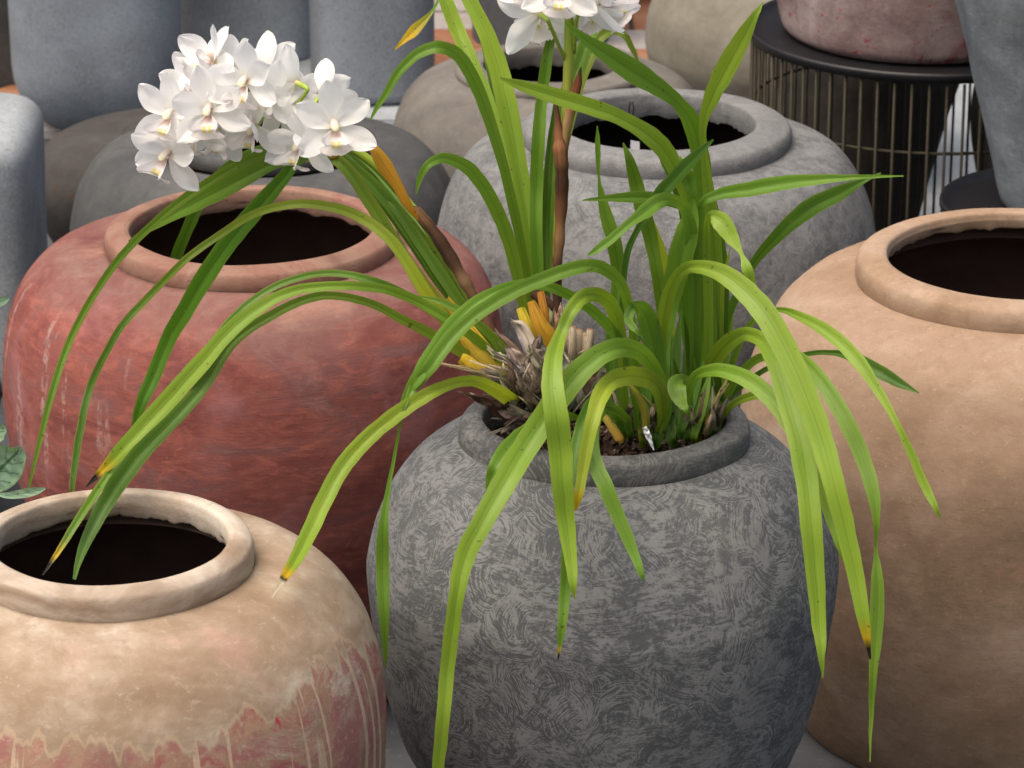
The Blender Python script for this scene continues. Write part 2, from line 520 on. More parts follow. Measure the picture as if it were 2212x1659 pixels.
M['stem'] = mat_tint("green_stem", True, .45, 0, .6)
M['petal'] = mat_petal("white_petal")
M['paper'] = mat_flat("white_card", (.7, .7, .72), .6)


# ------------------------------------------------------------------ lathe
def smooth_profile(pts, n=8):
    """Catmull-Rom through (r, z) points"""
    P = [Vector((p[0], p[1])) for p in pts]
    P = [P[0] * 2 - P[1]] + P + [P[-1] * 2 - P[-2]]
    out = []
    for i in range(1, len(P) - 2):
        for k in range(n):
            t = k / n
            a, b, c, d = P[i - 1], P[i], P[i + 1], P[i + 2]
            out.append(.5 * ((2 * b) + (c - a) * t + (2 * a - 5 * b + 4 * c - d) * t * t + (3 * b - a - 3 * c + d) * t ** 3))
    out.append(P[-2])
    return [(max(0.0, q.x), q.y) for q in out]


def lathe(name, prof, mats, parent, seg=144, sy=1.0, wob=.003, seed=0., mis=None, closed=False, ragged=None):
    vs, fs, mi = [], [], []
    n = len(prof)
    for i, (r, z) in enumerate(prof):
        for k in range(seg):
            a = 2 * math.pi * k / seg
            ca, sa = math.cos(a), math.sin(a)
            nz = noise.noise(Vector((ca * r * 7 + seed, sa * r * 7, z * 7))) * wob
            nz += noise.noise(Vector((ca * r * 30 + seed, sa * r * 30, z * 30))) * wob * .3
            rr = r + nz * min(1, r * 12)
            zz = z + (noise.noise(Vector((ca * r * 9, sa * r * 9 + seed, z * 5 + 9))) * wob * .7 if r > .03 and z > .01 else 0)
            if ragged and ragged[0] <= i <= ragged[1]:
                q = noise.noise(Vector((ca * 5 + seed, sa * 5, 2))) * .0035 + noise.noise(Vector((ca * 23 + seed, sa * 23, 2))) * .0025
                zz += q
            vs.append((rr * ca, rr * sa * sy, zz))
    for i in range(n - 1 if not closed else n):
        j = (i + 1) % n
        for k in range(seg):
            k2 = (k + 1) % seg
            fs.append((i * seg + k, i * seg + k2, j * seg + k2, j * seg + k))
            mi.append(mis[i] if mis else 0)
    return mesh_obj(name, vs, fs, mats, parent, mi=mi)


def jar(name, label, cat, x, y, R, H, prof, rin, rout, mat, rmat, sy=1.0, syb=1.0, bead=.028, band=.05,
        seed=1., wob=.003, group=None, z0=0., lip=0.006, rz=0, up=0., inside=None):
    """wide pot: body (outer wall turning into the hollow) and a rolled rim with a neck band inside"""
    t = thing(name, label, cat, (x, y, z0), rz, group)
    body = [(0, prof[0][1] * H + .001)] + [(r * R, z * H) for r, z in prof]
    bs = smooth_profile(body[1:], 7)
    shoulder = bs[-1]
    ins = [(shoulder[0] - .002, shoulder[1] - .006)] + [(max(.02, r - .018), z - .012) for r, z in reversed(bs[4:-6:4])]
    ins = [q for q in ins if q[1] > .02] + [(.02, .02)]
    full = [(.002, bs[0][1])] + bs + ins
    nb = 1 + len(bs)
    mis = [0 if i < nb - 1 else 1 for i in range(len(full))]
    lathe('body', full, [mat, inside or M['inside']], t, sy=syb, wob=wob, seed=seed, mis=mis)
    a, b = rin * R, rout * R
    zt = H + up
    zs = shoulder[1] - .006
    zb = zt - bead
    th = b - a
    # height of the shoulder where the bead sits on it
    near = [q for q in bs if q[1] > .8 * H]
    zc_ = min(near, key=lambda q: abs(q[0] - b))[1]
    zb = min(zc_, zt - .014)
    hb = zt - zb
    rp = [(b - .010, zb - .009), (b - .007, zb - .0065), (b - .0025, zb - .004), (b - .0003, zb + .002), (b, zb + hb * .45), (b - th * .08, zt - hb * .25),
          (b - th * .25, zt - .003), (b - th * .5, zt - .0006), (a + th * .25, zt), (a + .0045, zt - .0002), (a + .0008, zt - .0018), (a - .0006, zt - .0065), (a - .001, zt - band * .55), (a + .001, zt - band),
          (a + .005, zt - band - .001), (shoulder[0] - .003, min(zt - band, shoulder[1] - .004))]
    rs = smooth_profile(rp, 5)
    n0 = len(rs)
    # close the ring underneath, hidden in the body
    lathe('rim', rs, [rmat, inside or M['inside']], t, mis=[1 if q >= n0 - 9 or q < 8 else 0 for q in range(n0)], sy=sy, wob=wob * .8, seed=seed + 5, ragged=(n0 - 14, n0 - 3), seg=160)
    return t


P_front = [(.56, 0), (.62, .08), (.72, .2), (.78, .29), (.85, .356), (.914, .44), (.965, .544), (1, .68), (.995, .735), (.947, .81), (.85, .885), (.72, .935), (.585, .955)]
P_red = [(.66, 0), (.75, .12), (.85, .25), (.94, .42), (.975, .5), (1, .62), (.985, .74), (.945, .84), (.87, .905), (.76, .94), (.58, .955)]
P_beige = [(.7, 0), (.82, .12), (.9, .25), (.985, .5), (.998, .6), (1, .70), (.975, .78), (.92, .85), (.83, .905), (.70, .94), (.52, .95)]
P_tan = [(.75, .0), (.80, .05), (.88, .18), (.95, .35), (.985, .5), (1, .65), (.975, .74), (.92, .82), (.85, .885), (.74, .93), (.58, .95)]
P_grey = [(.60, 0), (.74, .15), (.86, .3), (.95, .45), (1, .62), (.985, .74), (.93, .84), (.83, .915), (.70, .945), (.58, .955)]
P_low = [(.6, 0), (.78, .15), (.93, .35), (1, .55), (.97, .72), (.87, .85), (.72, .92), (.55, .95)]

# ------------------------------------------------------------------ setting
gm = NG("dark_floor")
n1 = gm.noise(gm.obj, 6, 5, .6)
n2 = gm.noise(gm.obj, 90, 4, .7)
c = gm.ramp(n1, [(.3, (.040, .044, .048)), (.5, (.058, .062, .068)), (.7, (.080, .085, .09))])
c = gm.mix(gm.math('MULTIPLY', gm.step(n2, .55, .7), .3), c, (.18, .185, .19))
M['floor'] = gm.done(c, .75, gm.bump(n2, .3, .002), .35)
fl = mesh_obj('ground', [(-30, -2, 0), (30, -2, 0), (30, 60, 0), (-30, 60, 0)], [(0, 1, 2, 3)], M['floor'], smooth=False)
tag(fl, kind='structure')
M['pave_o'] = mat_clay("orange_paver", [(.3, (.24, .095, .05)), (.5, (.31, .14, .075)), (.7, (.36, .20, .12))], 12, 1, (.3, .1, .05), .3, .3, 3)
M['pave_w'] = mat_clay("whitish_paver", [(.3, (.25, .21, .19)), (.5, (.34, .31, .29)), (.7, (.42, .40, .38))], 12, 1, (.4, .3, .25), .3, .3, 5)
pav = thing('pavement', None, None)
del_keys = [k for k in pav.keys()]
tag(pav, kind='structure')
random.seed(5)
pm = {}
for ro in range(13):
    for c_ in range(9):
        x = -1.0 + c_ * .242 + (ro % 2) * .12
        y = 5.72 + ro * .124
        k = 'pave_o' if (ro * 7 + c_ * 3) % 5 < 3 else 'pave_w'
        if k not in pm:
            bm = bmesh.new()
            bmesh.ops.create_cube(bm, size=1)
            for v in bm.verts: v.co = Vector((v.co.x * .234, v.co.y * .116, v.co.z * .02))
            bmesh.ops.bevel(bm, geom=bm.edges[:], offset=.003, segments=1, affect='EDGES')
            me = bpy.data.meshes.new('paver')
            bm.to_mesh(me); bm.free()
            me.materials.append(M[k])
            pm[k] = me
        o = bpy.data.objects.new('paver', pm[k])
        COL.objects.link(o)
        o.parent = pav
        o.location = (x, y, .004 + random.uniform(0, .003))


def box(name, x0, x1, y0, y1, z0, z1, mat, parent=None, bev=.004):
    bm = bmesh.new()
    bmesh.ops.create_cube(bm, size=1)
    for v in bm.verts:
        v.co = Vector(((x0 + x1) / 2 + v.co.x * (x1 - x0), (y0 + y1) / 2 + v.co.y * (y1 - y0), (z0 + z1) / 2 + v.co.z * (z1 - z0)))
    if bev: bmesh.ops.bevel(bm, geom=bm.edges[:], offset=bev, segments=2, affect='EDGES')
    me = bpy.data.meshes.new(name)
    bm.to_mesh(me); bm.free()
    me.materials.append(mat)
    o = bpy.data.objects.new(name, me)
    COL.objects.link(o)
    if parent: o.parent = parent
    return o


M['wall'] = mat_clay("dark_wall", [(.3, (.05, .05, .055)), (.5, (.07, .07, .075)), (.7, (.095, .095, .10))], 5, 1, (.05, .05, .05), .3, .2, 3)
wl = box('wall', -3, 3, 7.4, 7.6, 0, 2.2, M['wall'])
tag(wl, 'dark grey wall behind the tall blue grey planters', 'wall')
ws = mat_flat("white_sheet", (.27, .295, .315), .7, .3, 0, .1, 14)
vs, fs = [], []
NX, NY = 24, 40
for j in range(NY + 1):
    for i in range(NX + 1):
        x = .40 + i / NX * 1.1; y = 4.95 + j / NY * 1.6
        vs.append((x, y, .03 + .008 * noise.noise(Vector((x * 6, y * 3, 1))) + .002 * noise.noise(Vector((x * 22, y * 10, 4)))))
for j in range(NY):
    for i in range(NX):
        a = j * (NX + 1) + i
        fs.append((a, a + 1, a + NX + 2, a + NX + 1))
sh = mesh_obj('plastic_sheet', vs, fs, ws)
tag(sh, 'white sheet spread on the ground behind the wire pot stands', 'sheet')

# ------------------------------------------------------------------ the large pots
jar('grey_pot', 'grey pot with scratched swirling brush marks holding the orchid, front centre', 'pot',
    .0835, 3.13, .2155, .5, P_front, .51, .615, M['swirl'], M['swirl_rim'], sy=.86, syb=.95, bead=.026, band=.030, seed=1.3)
jar('red_pot', 'wide brick red pot with brown rim, empty, left of the orchid', 'pot',
    -.272, 3.686, .267, .5, P_red, .475, .575, M['red'], M['red_rim'], inside=M['shaded_clay_inside'], bead=.034, band=.024, seed=4.1)
jar('beige_pot', 'beige limed pot with red drips low down, empty, bottom left corner', 'pot',
    -.334, 2.846, .227, .5, P_beige, .43, .527, M['beige'], M['beige_rim'], inside=M['shaded_clay_inside'], bead=.030, band=.023, seed=7.7)
jar('tan_pot', 'smooth tan terracotta pot at the right edge, empty', 'pot',
    .517, 3.56, .281, .51, P_tan, .485, .60, M['tan'], M['tan_rim'], inside=M['shaded_clay_inside'], bead=.034, band=.018, seed=10.2)
jar('grey_pot', 'light grey pot with thick round rim behind the orchid, a string loop hanging inside', 'pot',
    .166, 4.07, .257, .5, P_grey, .44, .60, M['grey'], M['grey_rim'], bead=.036, band=.028, seed=13.5)
jar('dark_grey_pot', 'slate grey pot behind the red pot and under the left orchid flowers', 'pot',
    -.305, 4.37, .243, .4, P_grey, .40, .515, M['dark'], M['dark'], bead=.03, band=.028, seed=16.5)
jar('brown_grey_pot', 'brownish grey pot with wide mouth behind the light grey pot', 'pot',
    .053, 4.925, .220, .33, P_grey, .42, .60, M['brown'], M['brown'], bead=.03, band=.028, seed=19.1)
jar('khaki_jar', 'khaki jar with a neck standing behind the wire stand', 'jar',
    .43, 5.42, .228, .34, [(.55, 0), (.7, .15), (.85, .35), (.97, .58), (1, .68), (.97, .82), (.86, .95), (.70, 1.03), (.58, 1.08)], .50, .585,
    M['khaki'], M['khaki'], bead=.05, band=.05, seed=22.1, up=.08)
jar('dark_grey_pot', 'dark pot at the left edge, mostly hidden by the red pot', 'pot',
    -.80, 4.05, .2, .3, P_low, .4, .55, M['dark'], M['dark'], bead=.02, band=.04, seed=25.1)
jar('brown_grey_pot', 'brown grey pot with rust stains left of the slate grey pot', 'pot',
    -.47, 4.96, .200, .225, [(.6, 0), (.8, .2), (.95, .45), (1, .65), (.96, .82), (.84, .93), (.6, .97), (.35, .98)], .26, .36, M['brown_shaded'], M['brown_shaded'], bead=.012, band=.03, seed=28.1)
jar('dark_brown_pot', 'dark brown pot behind the right wire stand', 'pot',
    .80, 5.0, .155, .36, P_grey, .5, .6, M['brown'], M['brown'], bead=.02, band=.04, seed=31.)
jar('brown_grey_pot', 'round bottomed brown grey pot on the pavers at the top edge', 'pot',
    .185, 6.62, .20, .36, [(.45, 0), (.66, .06), (.83, .2), (.95, .4), (1, .6), (.95, .8), (.8, .93), (.6, .96)], .5, .6,
    M['brown'], M['brown'], bead=.02, band=.04, seed=34.)

jar('dark_brown_pot', 'dark tapered pot seen through the bars of the wire drum stand', 'pot',
    .496, 4.99, .138, .42, [(.40, .005), (.50, .12), (.66, .35), (.84, .58), (.97, .74), (1, .85), (.96, .93)], .75, .88,
    M['shaded_brown'], M['shaded_brown'], bead=.02, band=.02, seed=37.)
# string loop and tag inside the light grey pot
t = thing('string_loop', 'black string loop hanging on the inside of the light grey pot', 'string', (0, 0, 0))


def tube(name, pts, rad, mat, parent=None, seg=8, cols=None, close=False, uvl=True):
    """tube through points; rad may be a list"""
    n = len(pts)
    rad = rad if isinstance(rad, (list, tuple)) else [rad] * n
    vs, fs, uvs, cc = [], [], [], []
    prev = None
    for i, p in enumerate(pts):
        t_ = (pts[min(i + 1, n - 1)] - pts[max(i - 1, 0)]).normalized()
        if prev is None:
            prev = t_.orthogonal().normalized()
        prev = (prev - t_ * prev.dot(t_)).normalized()
        b_ = t_.cross(prev)
        for k in range(seg):
            a = 2 * math.pi * k / seg
            vs.append(p + (prev * math.cos(a) + b_ * math.sin(a)) * rad[i])
            uvs.append((k / seg, i / (n - 1)))
            if cols: cc.append(cols[i])
    for i in range(n - 1):
        for k in range(seg):
            k2 = (k + 1) % seg
            fs.append((i * seg + k, i * seg + k2, (i + 1) * seg + k2, (i + 1) * seg + k))
    if close:
        for k in range(seg):
            k2 = (k + 1) % seg
            fs.append(((n - 1) * seg + k, (n - 1) * seg + k2, k2, k))
    else:
        fs.append(tuple(reversed(range(seg))))
        fs.append(tuple((n - 1) * seg + k for k in range(seg)))
    return mesh_obj(name, vs, fs, mat, parent, uvs=uvs, cols=cc if cols else None)


loop = [at(u, v, 4.16) for u, v in ((1361, 300), (1361, 255), (1359, 235), (1362, 221), (1367, 221), (1369, 236), (1366, 255), (1364, 300))]
tube('loop', loop, .0008, M['string'], t, 6)
c0 = at(1370, 314, 4.12)
mesh_obj('tag', [c0 + Vector((-.005, 0, -.02)), c0 + Vector((.007, 0, -.02)), c0 + Vector((.006, 0, .004)), c0 + Vector((-.004, 0, .006)),
                 c0 + Vector((-.005, .0006, -.02)), c0 + Vector((.007, .0006, -.02)), c0 + Vector((.006, .0006, .004)), c0 + Vector((-.004, .0006, .006))],
         [(0, 1, 2, 3), (7, 6, 5, 4), (0, 4, 5, 1), (1, 5, 6, 2), (2, 6, 7, 3), (3, 7, 4, 0)], M['paper'], t, smooth=False)


# ------------------------------------------------------------------ tall planters (rounded square)
def planter(label, x, y, wx, wy, h, mat, rz=0, taper=.9, round_=.05, z0=0, e=3.2, seed=0, closed=False):
    t = thing('tall_planter', label, 'planter', (x, y, z0), rz, None)
    prof = []
    for k in range(8):
        a = k / 7 * math.pi / 2
        prof.append((1 - round_ * 8 * (1 - math.sin(a)) * .5 if False else None, None))
    ring = []
    for k in range(9):                       # rounded foot
        a = k / 8 * math.pi / 2
        ring.append((taper - round_ / (wx / 2) * (1 - math.sin(a)), round_ * (1 - math.cos(a))))
    for k in range(1, 9):
        q = k / 8
        ring.append((taper + (1 - taper) * q, round_ + (h - 2 * round_) * q))
    top = [(1 - .012 / (wx / 2) * (1 - math.cos(a)), h - round_ * .25 + round_ * .25 * math.sin(a)) for a in (0.3, .7, 1.1, 1.5)]
    if closed:
        ring = ring[:-1] + [(1 - .22 * (1 - math.cos(a)), h - .035 + .035 * math.sin(a)) for a in (.0, .25, .5, .75, 1.0, 1.25, 1.5)] + [(.4, h + .001), (.05, h + .001)]
    else:
        ring += top + [(.88, h), (.86, h - .006), (.84, h - .05), (.8, h - .2)]
    seg = 96
    vs, fs, mi = [], [], []
    for i, (s, z) in enumerate(ring):
        for k in range(seg):
            a = 2 * math.pi * k / seg
            ca, sa = math.cos(a), math.sin(a)
            px = math.copysign(abs(ca) ** (2 / e), ca) * wx / 2 * s
            py = math.copysign(abs(sa) ** (2 / e), sa) * wy / 2 * s
            px += noise.noise(Vector((px * 6, py * 6 + seed, z * 5))) * .0015
            vs.append((px, py, z))
    n = len(ring)
    for i in range(n - 1):
        for k in range(seg):
            k2 = (k + 1) % seg
            fs.append((i * seg + k, i * seg + k2, (i + 1) * seg + k2, (i + 1) * seg + k))
    fs.append(tuple(range(seg - 1, -1, -1)))
    fs.append(tuple((n - 1) * seg + k for k in range(seg)))
    mesh_obj('planter_body', vs, fs, mat, t)
    return t


planter('bluish grey rounded planter, leftmost of the three tall ones in the background', -.662, 5.72, .28, .26, .62, M['spk1'], .05, .96, .12)
planter('pale blue grey planter between the two others behind the flowers', -.436, 5.96, .236, .22, .62, M['spk2'], 0, .95, .03, .05)
planter('grey planter standing on the pale slab right of the flowers', -.222, 5.70, .200, .20, .55, M['spk3'], .12, .97, .02, .068)
planter('dark speckled planter behind the brownish grey pot', .05, 6.25, .25, .24, .6, M['spk4'], 0, .95, .02)
planter('dark narrow planter in the gap beside the speckled one', -.075, 6.62, .25, .2, .6, M['dark'], 0, .95, .02)
planter('dark planter in the top left corner behind the bluish one', -.93, 6.05, .36, .3, .62, M['dark'], 0, .97, .02)
planter('short pale grey planter with rounded shoulders at the left edge', -.768, 4.62, .300, .27, .345, M['spk5'], 0, .99, .03, e=6, closed=True)
sl = thing('slab_stand', 'pale grey slab over a black block standing for its shadow, under the grey planter', 'stand', (-.26, 5.75, 0), .10)
box('slab', -.13, .12, -.22, .2, .048, .068, M['spk5'], sl)
box('slab_shadow', -.12, .11, -.20, .19, 0, .0475, M['black'], sl)  # black box painted in as the shadow below the slab


# ------------------------------------------------------------------ wire stands
def ring_pts(r, z, n=72):
    return [Vector((r * math.cos(2 * math.pi * k / n), r * math.sin(2 * math.pi * k / n), z)) for k in range(n)]


def wire_stand(label, x, y, R, H, n, ringz):
    t = thing('wire_stand', label, 'stand', (x, y, 0), 0)
    prof = [(.001, H - .012), (R - .012, H - .012), (R - .002, H - .0105), (R + .0008, H - .006), (R + .001, H - .001), (R, H + .002), (R - .003, H + .002), (R - .006, H - .001),
            (R - .010, H - .005), (R - .02, H - .006), (.001, H - .006)]
    lathe('tray', prof, [M['black']], t, wob=.0002)
    me = None
    for k in range(n):
        a = 2 * math.pi * (k + .5) / n
        if me is None:
            o = tube('wire', [Vector((0, 0, .004)), Vector((0, 0, H - .013))], .0019, M['wire'], t, 8)
            me = o.data
        else:
            o = bpy.data.objects.new('wire', me)
            COL.objects.link(o)
            o.parent = t
        o.location = ((R - .006) * math.cos(a), (R - .006) * math.sin(a), 0)
    for z in ringz:
        tube('wire_ring', ring_pts(R - .0095, z), .0021, M['wire'], t, 8, close=True)
    return t


wire_stand('bronze wire drum stand with black tray under the pinkish pot', .533, 4.6, .231, .468, 66, (.366, .005))
wire_stand('black rimmed wire stand under the blue grey tapered pot', .662, 4.2, .152, .36, 34, (.27, .005))
jar('pink_pot', 'pinkish grey pot with dark red stains standing on the wire stand tray', 'pot',
    .520, 4.6, .2, .4, [(.83, .005), (.875, .03), (.91, .10), (.955, .24), (1, .5), (.98, .75), (.9, .87), (.75, .94), (.6, .96)], .48, .58,
    M['pink'], M['pink'], z0=.463, seed=40., bead=.03)
jar('blue_grey_pot', 'tall blue grey tapered pot at the top right corner on a black tray', 'pot',
    .674, 4.2, .2, .5, [(.43, .005), (.48, .04), (.58, .2), (.70, .38), (.80, .52), (.90, .70), (.97, .85), (.95, .93), (.8, .97)], .68, .8,
    M['blue'], M['blue'], z0=.355, seed=44., bead=.03, wob=.004)

# ------------------------------------------------------------------ plant geometry
G_L = (.245, .385, .036)      # bright yellow-green
G_M = (.145, .285, .028)      # mid green
G_D = (.078, .178, .018)      # dark green
G_O = (.165, .262, .022)      # olive
G_Y = (.36, .45, .03)       # yellowing
YEL = (.62, .40, .012)
ORG = (.50, .25, .015)
BRN = (.075, .030, .012)
BLK = (.02, .012, .012)
DRY = (.46, .355, .23)
DRG = (.27, .22, .165)
WHT = (.60, .52, .41)


def lerp(a, b, t):
    return tuple(a[i] + (b[i] - a[i]) * t for i in range(3))


def spline(pts, n):
    """Catmull-Rom through tuples of any length, resampled by chord"""
    P = [tuple(2 * a - b for a, b in zip(pts[0], pts[1]))] + list(pts) + [tuple(2 * a - b for a, b in zip(pts[-1], pts[-2]))]
    out = []
    for i in range(1, len(P) - 2):
        a, b, c, d = P[i - 1], P[i], P[i + 1], P[i + 2]
        for k in range(n):
            t = k / n
            out.append(tuple(.5 * (2 * b[j] + (c[j] - a[j]) * t + (2 * a[j] - 5 * b[j] + 4 * c[j] - d[j]) * t * t + (3 * b[j] - a[j] - 3 * c[j] + d[j]) * t ** 3) for j in range(len(b))))
    out.append(P[-2])
    return out


rng = random.Random(11)


def blade(name, pts, colf, parent, mat, fold=.16, tilt=None, twist=0., sub=7, ncs=6, mode='v', wave=0., label=None, root=None, torn=0.):
    """long leaf: pts are (u, v, y, width in picture units); colf(t, s) gives the tint"""
    if root is not None:
        p0 = pts[0]
        pts = [(p0[0] + root[0], p0[1] + root[1], p0[2] + root[2], p0[3] * .8)] + list(pts)
    sm = spline(pts, sub)
    P3, W = [], []
    for u, v, y, w_ in sm:
        P3.append(at(u, v, y))
        W.append(max(.0006, w_ * (.90 if name == 'leaf' and mat is M['leaf'] else 1) * depth(y, v) / FPX * .5))
    n = len(P3)
    if name == 'leaf' and mat is M['leaf']:
        q0 = rng.uniform(0, 50)
        for i in range(1, n - 1):
            P3[i] = P3[i] + Vector((noise.noise(Vector((i * .35, q0, 0))), 0, noise.noise(Vector((i * .35, q0, 7))))) * .0004
            W[i] *= 1 + .07 * noise.noise(Vector((i * .4, q0, 3)))
        wave = wave or .06
    L = [0]
    for i in range(1, n): L.append(L[-1] + (P3[i] - P3[i - 1]).length)
    tot = L[-1]
    if tilt is None: tilt = rng.uniform(-.45, .45)
    ph = rng.uniform(0, 6)
    vs, fs, uvs, cc = [], [], [], []
    ps = None
    eye = Vector((0, 0, H0))
    for i in range(n):
        T = (P3[min(n - 1, i + 1)] - P3[max(0, i - 1)]).normalized()
        view = (eye - P3[i]).normalized()
        s = T.cross(view)
        if s.length < .25 and ps is not None: s = ps.copy()
        s = (s - T * s.dot(T)).normalized()
        if ps is not None:
            if s.dot(ps) < 0: s = -s
            s = (s * .6 + ps * .4)
            s = (s - T * s.dot(T)).normalized()
        ps = s
        t_ = L[i] / tot
        ta = tilt * math.cos(t_ * 2.2 + ph) + twist * t_
        nrm = s.cross(T)
        if nrm.dot(view) < 0: nrm = -nrm
        s2 = s * math.cos(ta) + nrm * math.sin(ta)
        n2 = nrm * math.cos(ta) - s * math.sin(ta)
        wv = W[i] / max(.75, math.cos(ta))
        for k in range(ncs + 1):
            q = -1 + 2 * k / ncs
            if mode == 'v':
                h = fold * (abs(q) ** 1.25) * wv * 1.6
                # soft M shape: each half slightly domed
                h += .10 * wv * math.sin(min(1, abs(q)) * math.pi)
                o = s2 * (q * wv) + n2 * h
            elif mode == 'tube':
                a = q * 1.35
                o = s2 * (math.sin(a) / math.sin(1.35) * wv) + n2 * (wv * .9 * (math.cos(a) - 1))
            else:
                o = s2 * (q * wv) + n2 * (fold * wv * (1 - q * q))
            if wave:
                o = o + n2 * (noise.noise(Vector((t_ * 9 + ph, q * 1.5, ph))) * wave * wv)
            if torn:
                o = o + T * (noise.noise(Vector((k * 1.7 + ph, 0, ph))) * torn * (1 if i == n - 1 else .5 if i > n - 4 else 0))
            vs.append(P3[i] + o)
            uvs.append((k / ncs, L[i] / .12))
            cc.append(colf(t_, q))
    m1 = ncs + 1
    for i in range(n - 1):
        for k in range(ncs):
            fs.append((i * m1 + k, i * m1 + k + 1, (i + 1) * m1 + k + 1, (i + 1) * m1 + k))
    o = mesh_obj(name, vs, fs, mat, parent, uvs=uvs, cols=cc)
    if label: o['label'] = label
    return o


def leafcol(base, under=None, ybase=0., tip=None, tipl=.03, edge=False, mid=None):
    j = rng.uniform(.88, 1.12)
    k = rng.uniform(.9, 1.1)
    b = (base[0] * j * k, base[1] * j, base[2])
    m_ = mid or b

    def f(t, q):
        c = lerp(b, m_, min(1, t * 1.3))
        c = lerp(c, tuple(x * .82 for x in c), (1 - abs(q)) * .25)
        if ybase and t < ybase: c = lerp(YEL, c, (t / ybase) ** 1.2)
        if edge and abs(q) > .8: c = lerp(c, (.25, .2, .05), .6)
        if tip == 'y' and t > 1 - tipl * 1.6: c = lerp(c, YEL, min(1, (t - 1 + tipl * 1.6) / tipl))
        if tip == 'b':
            if t > 1 - tipl * 2: c = lerp(c, YEL, min(1, (t - 1 + tipl * 2) / tipl))
            if t > 1 - tipl: c = lerp(c, BLK, min(1, (t - 1 + tipl) / (tipl * .3)))
        if tip == 'w':
            if t > 1 - tipl * 2: c = lerp(c, YEL, min(1, (t - 1 + tipl * 2) / (tipl * .6)))
            if t > 1 - tipl * 1.3: c = lerp(c, BLK, min(1, (t - 1 + tipl * 1.3) / (tipl * .15)))
            if t > 1 - tipl: c = WHT
        return c
    return f


orchid = thing('orchid', 'white flowered cymbidium orchid with yellow stalk bases, left plant in the scratched grey pot', 'orchid', (.06, 3.12, .46))
orch2 = thing('orchid', 'leafy green orchid plant without flowers, right side of the scratched grey pot', 'orchid', (.17, 3.13, .46))


def leaf(par, pts, base, **k):
    bk = {x: k.pop(x) for x in ('tilt', 'twist', 'fold', 'label', 'mode', 'wave', 'mat') if x in k}
    m_ = bk.pop('mat', M['leaf'])
    # root the leaf in the pot: aim the first control point at its crown
    u0, v0, y0, w0 = pts[0]
    cu = 1180 if par is orchid else (1500 if u0 > 1440 else 1390)
    root = ((cu - u0) * .25, max(20, 945 - v0) * .75, .01)
    o = blade('leaf', pts, leafcol(base, **k), par, m_, root=root, **bk)
    bpy.context.view_layer.update()
    o.matrix_parent_inverse = Matrix.Translation(par.location).inverted()
    return o


def part(o, par):
    o.parent = par
    o.matrix_parent_inverse = Matrix.Translation(par.location).inverted()
    return o


# --- left fan
A = orchid
leaf(A, [(1105, 850, 3.2, 22), (1030, 690, 3.25, 30), (965, 590, 3.3, 34), (870, 455, 3.38, 34), (785, 355, 3.46, 30), (660, 312, 3.55, 30), (530, 340, 3.62, 30), (445, 415, 3.66, 32), (407, 490, 3.68, 28), (378, 565, 3.7, 26), (368, 620, 3.7, 10)], G_D, ybase=.2)
leaf(A, [(1108, 850, 3.16, 22), (1035, 720, 3.17, 30), (940, 590, 3.18, 34), (835, 440, 3.19, 32), (760, 355, 3.2, 26), (695, 325, 3.22, 20), (648, 342, 3.22, 24), (600, 398, 3.22, 36), (550, 455, 3.22, 44), (500, 515, 3.22, 46), (450, 585, 3.22, 46), (402, 665, 3.22, 42), (362, 735, 3.22, 38), (332, 810, 3.21, 36), (305, 870, 3.2, 28), (285, 935, 3.2, 8)], G_D, mid=(.09, .24, .012), ybase=.2, tilt=.15)
leaf(A, [(1104, 850, 3.14, 24), (1020, 705, 3.15, 32), (955, 605, 3.15, 34), (850, 450, 3.16, 32), (762, 362, 3.17, 28), (670, 338, 3.18, 22), (590, 352, 3.19, 34), (505, 393, 3.2, 50), (430, 432, 3.22, 46), (360, 470, 3.25, 28), (278, 522, 3.3, 5)], G_D, mid=G_M, ybase=.2, tilt=.1)
leaf(A, [(1112, 855, 3.12, 24), (1030, 745, 3.12, 30), (905, 600, 3.13, 32), (808, 450, 3.14, 32), (735, 350, 3.15, 30), (645, 318, 3.17, 26), (550, 338, 3.18, 24), (450, 393, 3.2, 22), (350, 466, 3.22, 20), (250, 568, 3.24, 18), (165, 705, 3.24, 18), (112, 850, 3.22, 18), (60, 1062, 3.2, 5)], G_O, mid=G_M, ybase=.25, tilt=.2, edge=True)
leaf(A, [(1105, 860, 3.11, 24), (1020, 765, 3.11, 30), (925, 640, 3.11, 34), (850, 525, 3.12, 28), (775, 468, 3.13, 26), (700, 444, 3.13, 23), (625, 442, 3.13, 21), (550, 462, 3.14, 19), (475, 507, 3.15, 18), (400, 562, 3.15, 18), (325, 637, 3.16, 18), (265, 702, 3.16, 18), (225, 770, 3.16, 18), (198, 829, 3.16, 19), (180, 895, 3.15, 19), (165, 980, 3.14, 18), (155, 1060, 3.13, 12), (150, 1110, 3.13, 4)], G_Y, mid=G_D, ybase=.25, tilt=.2, edge=True)
leaf(A, [(1115, 850, 3.12, 20), (1060, 760, 3.13, 26), (975, 625, 3.14, 28), (905, 520, 3.15, 26), (850, 440, 3.16, 24), (790, 370, 3.18, 22), (735, 318, 3.2, 16), (690, 300, 3.21, 6)], G_M, ybase=.25)
leaf(A, [(1118, 850, 3.14, 18), (1068, 752, 3.15, 24), (990, 625, 3.16, 24), (925, 530, 3.17, 22), (870, 460, 3.18, 18), (830, 405, 3.19, 5)], G_L, ybase=.3)
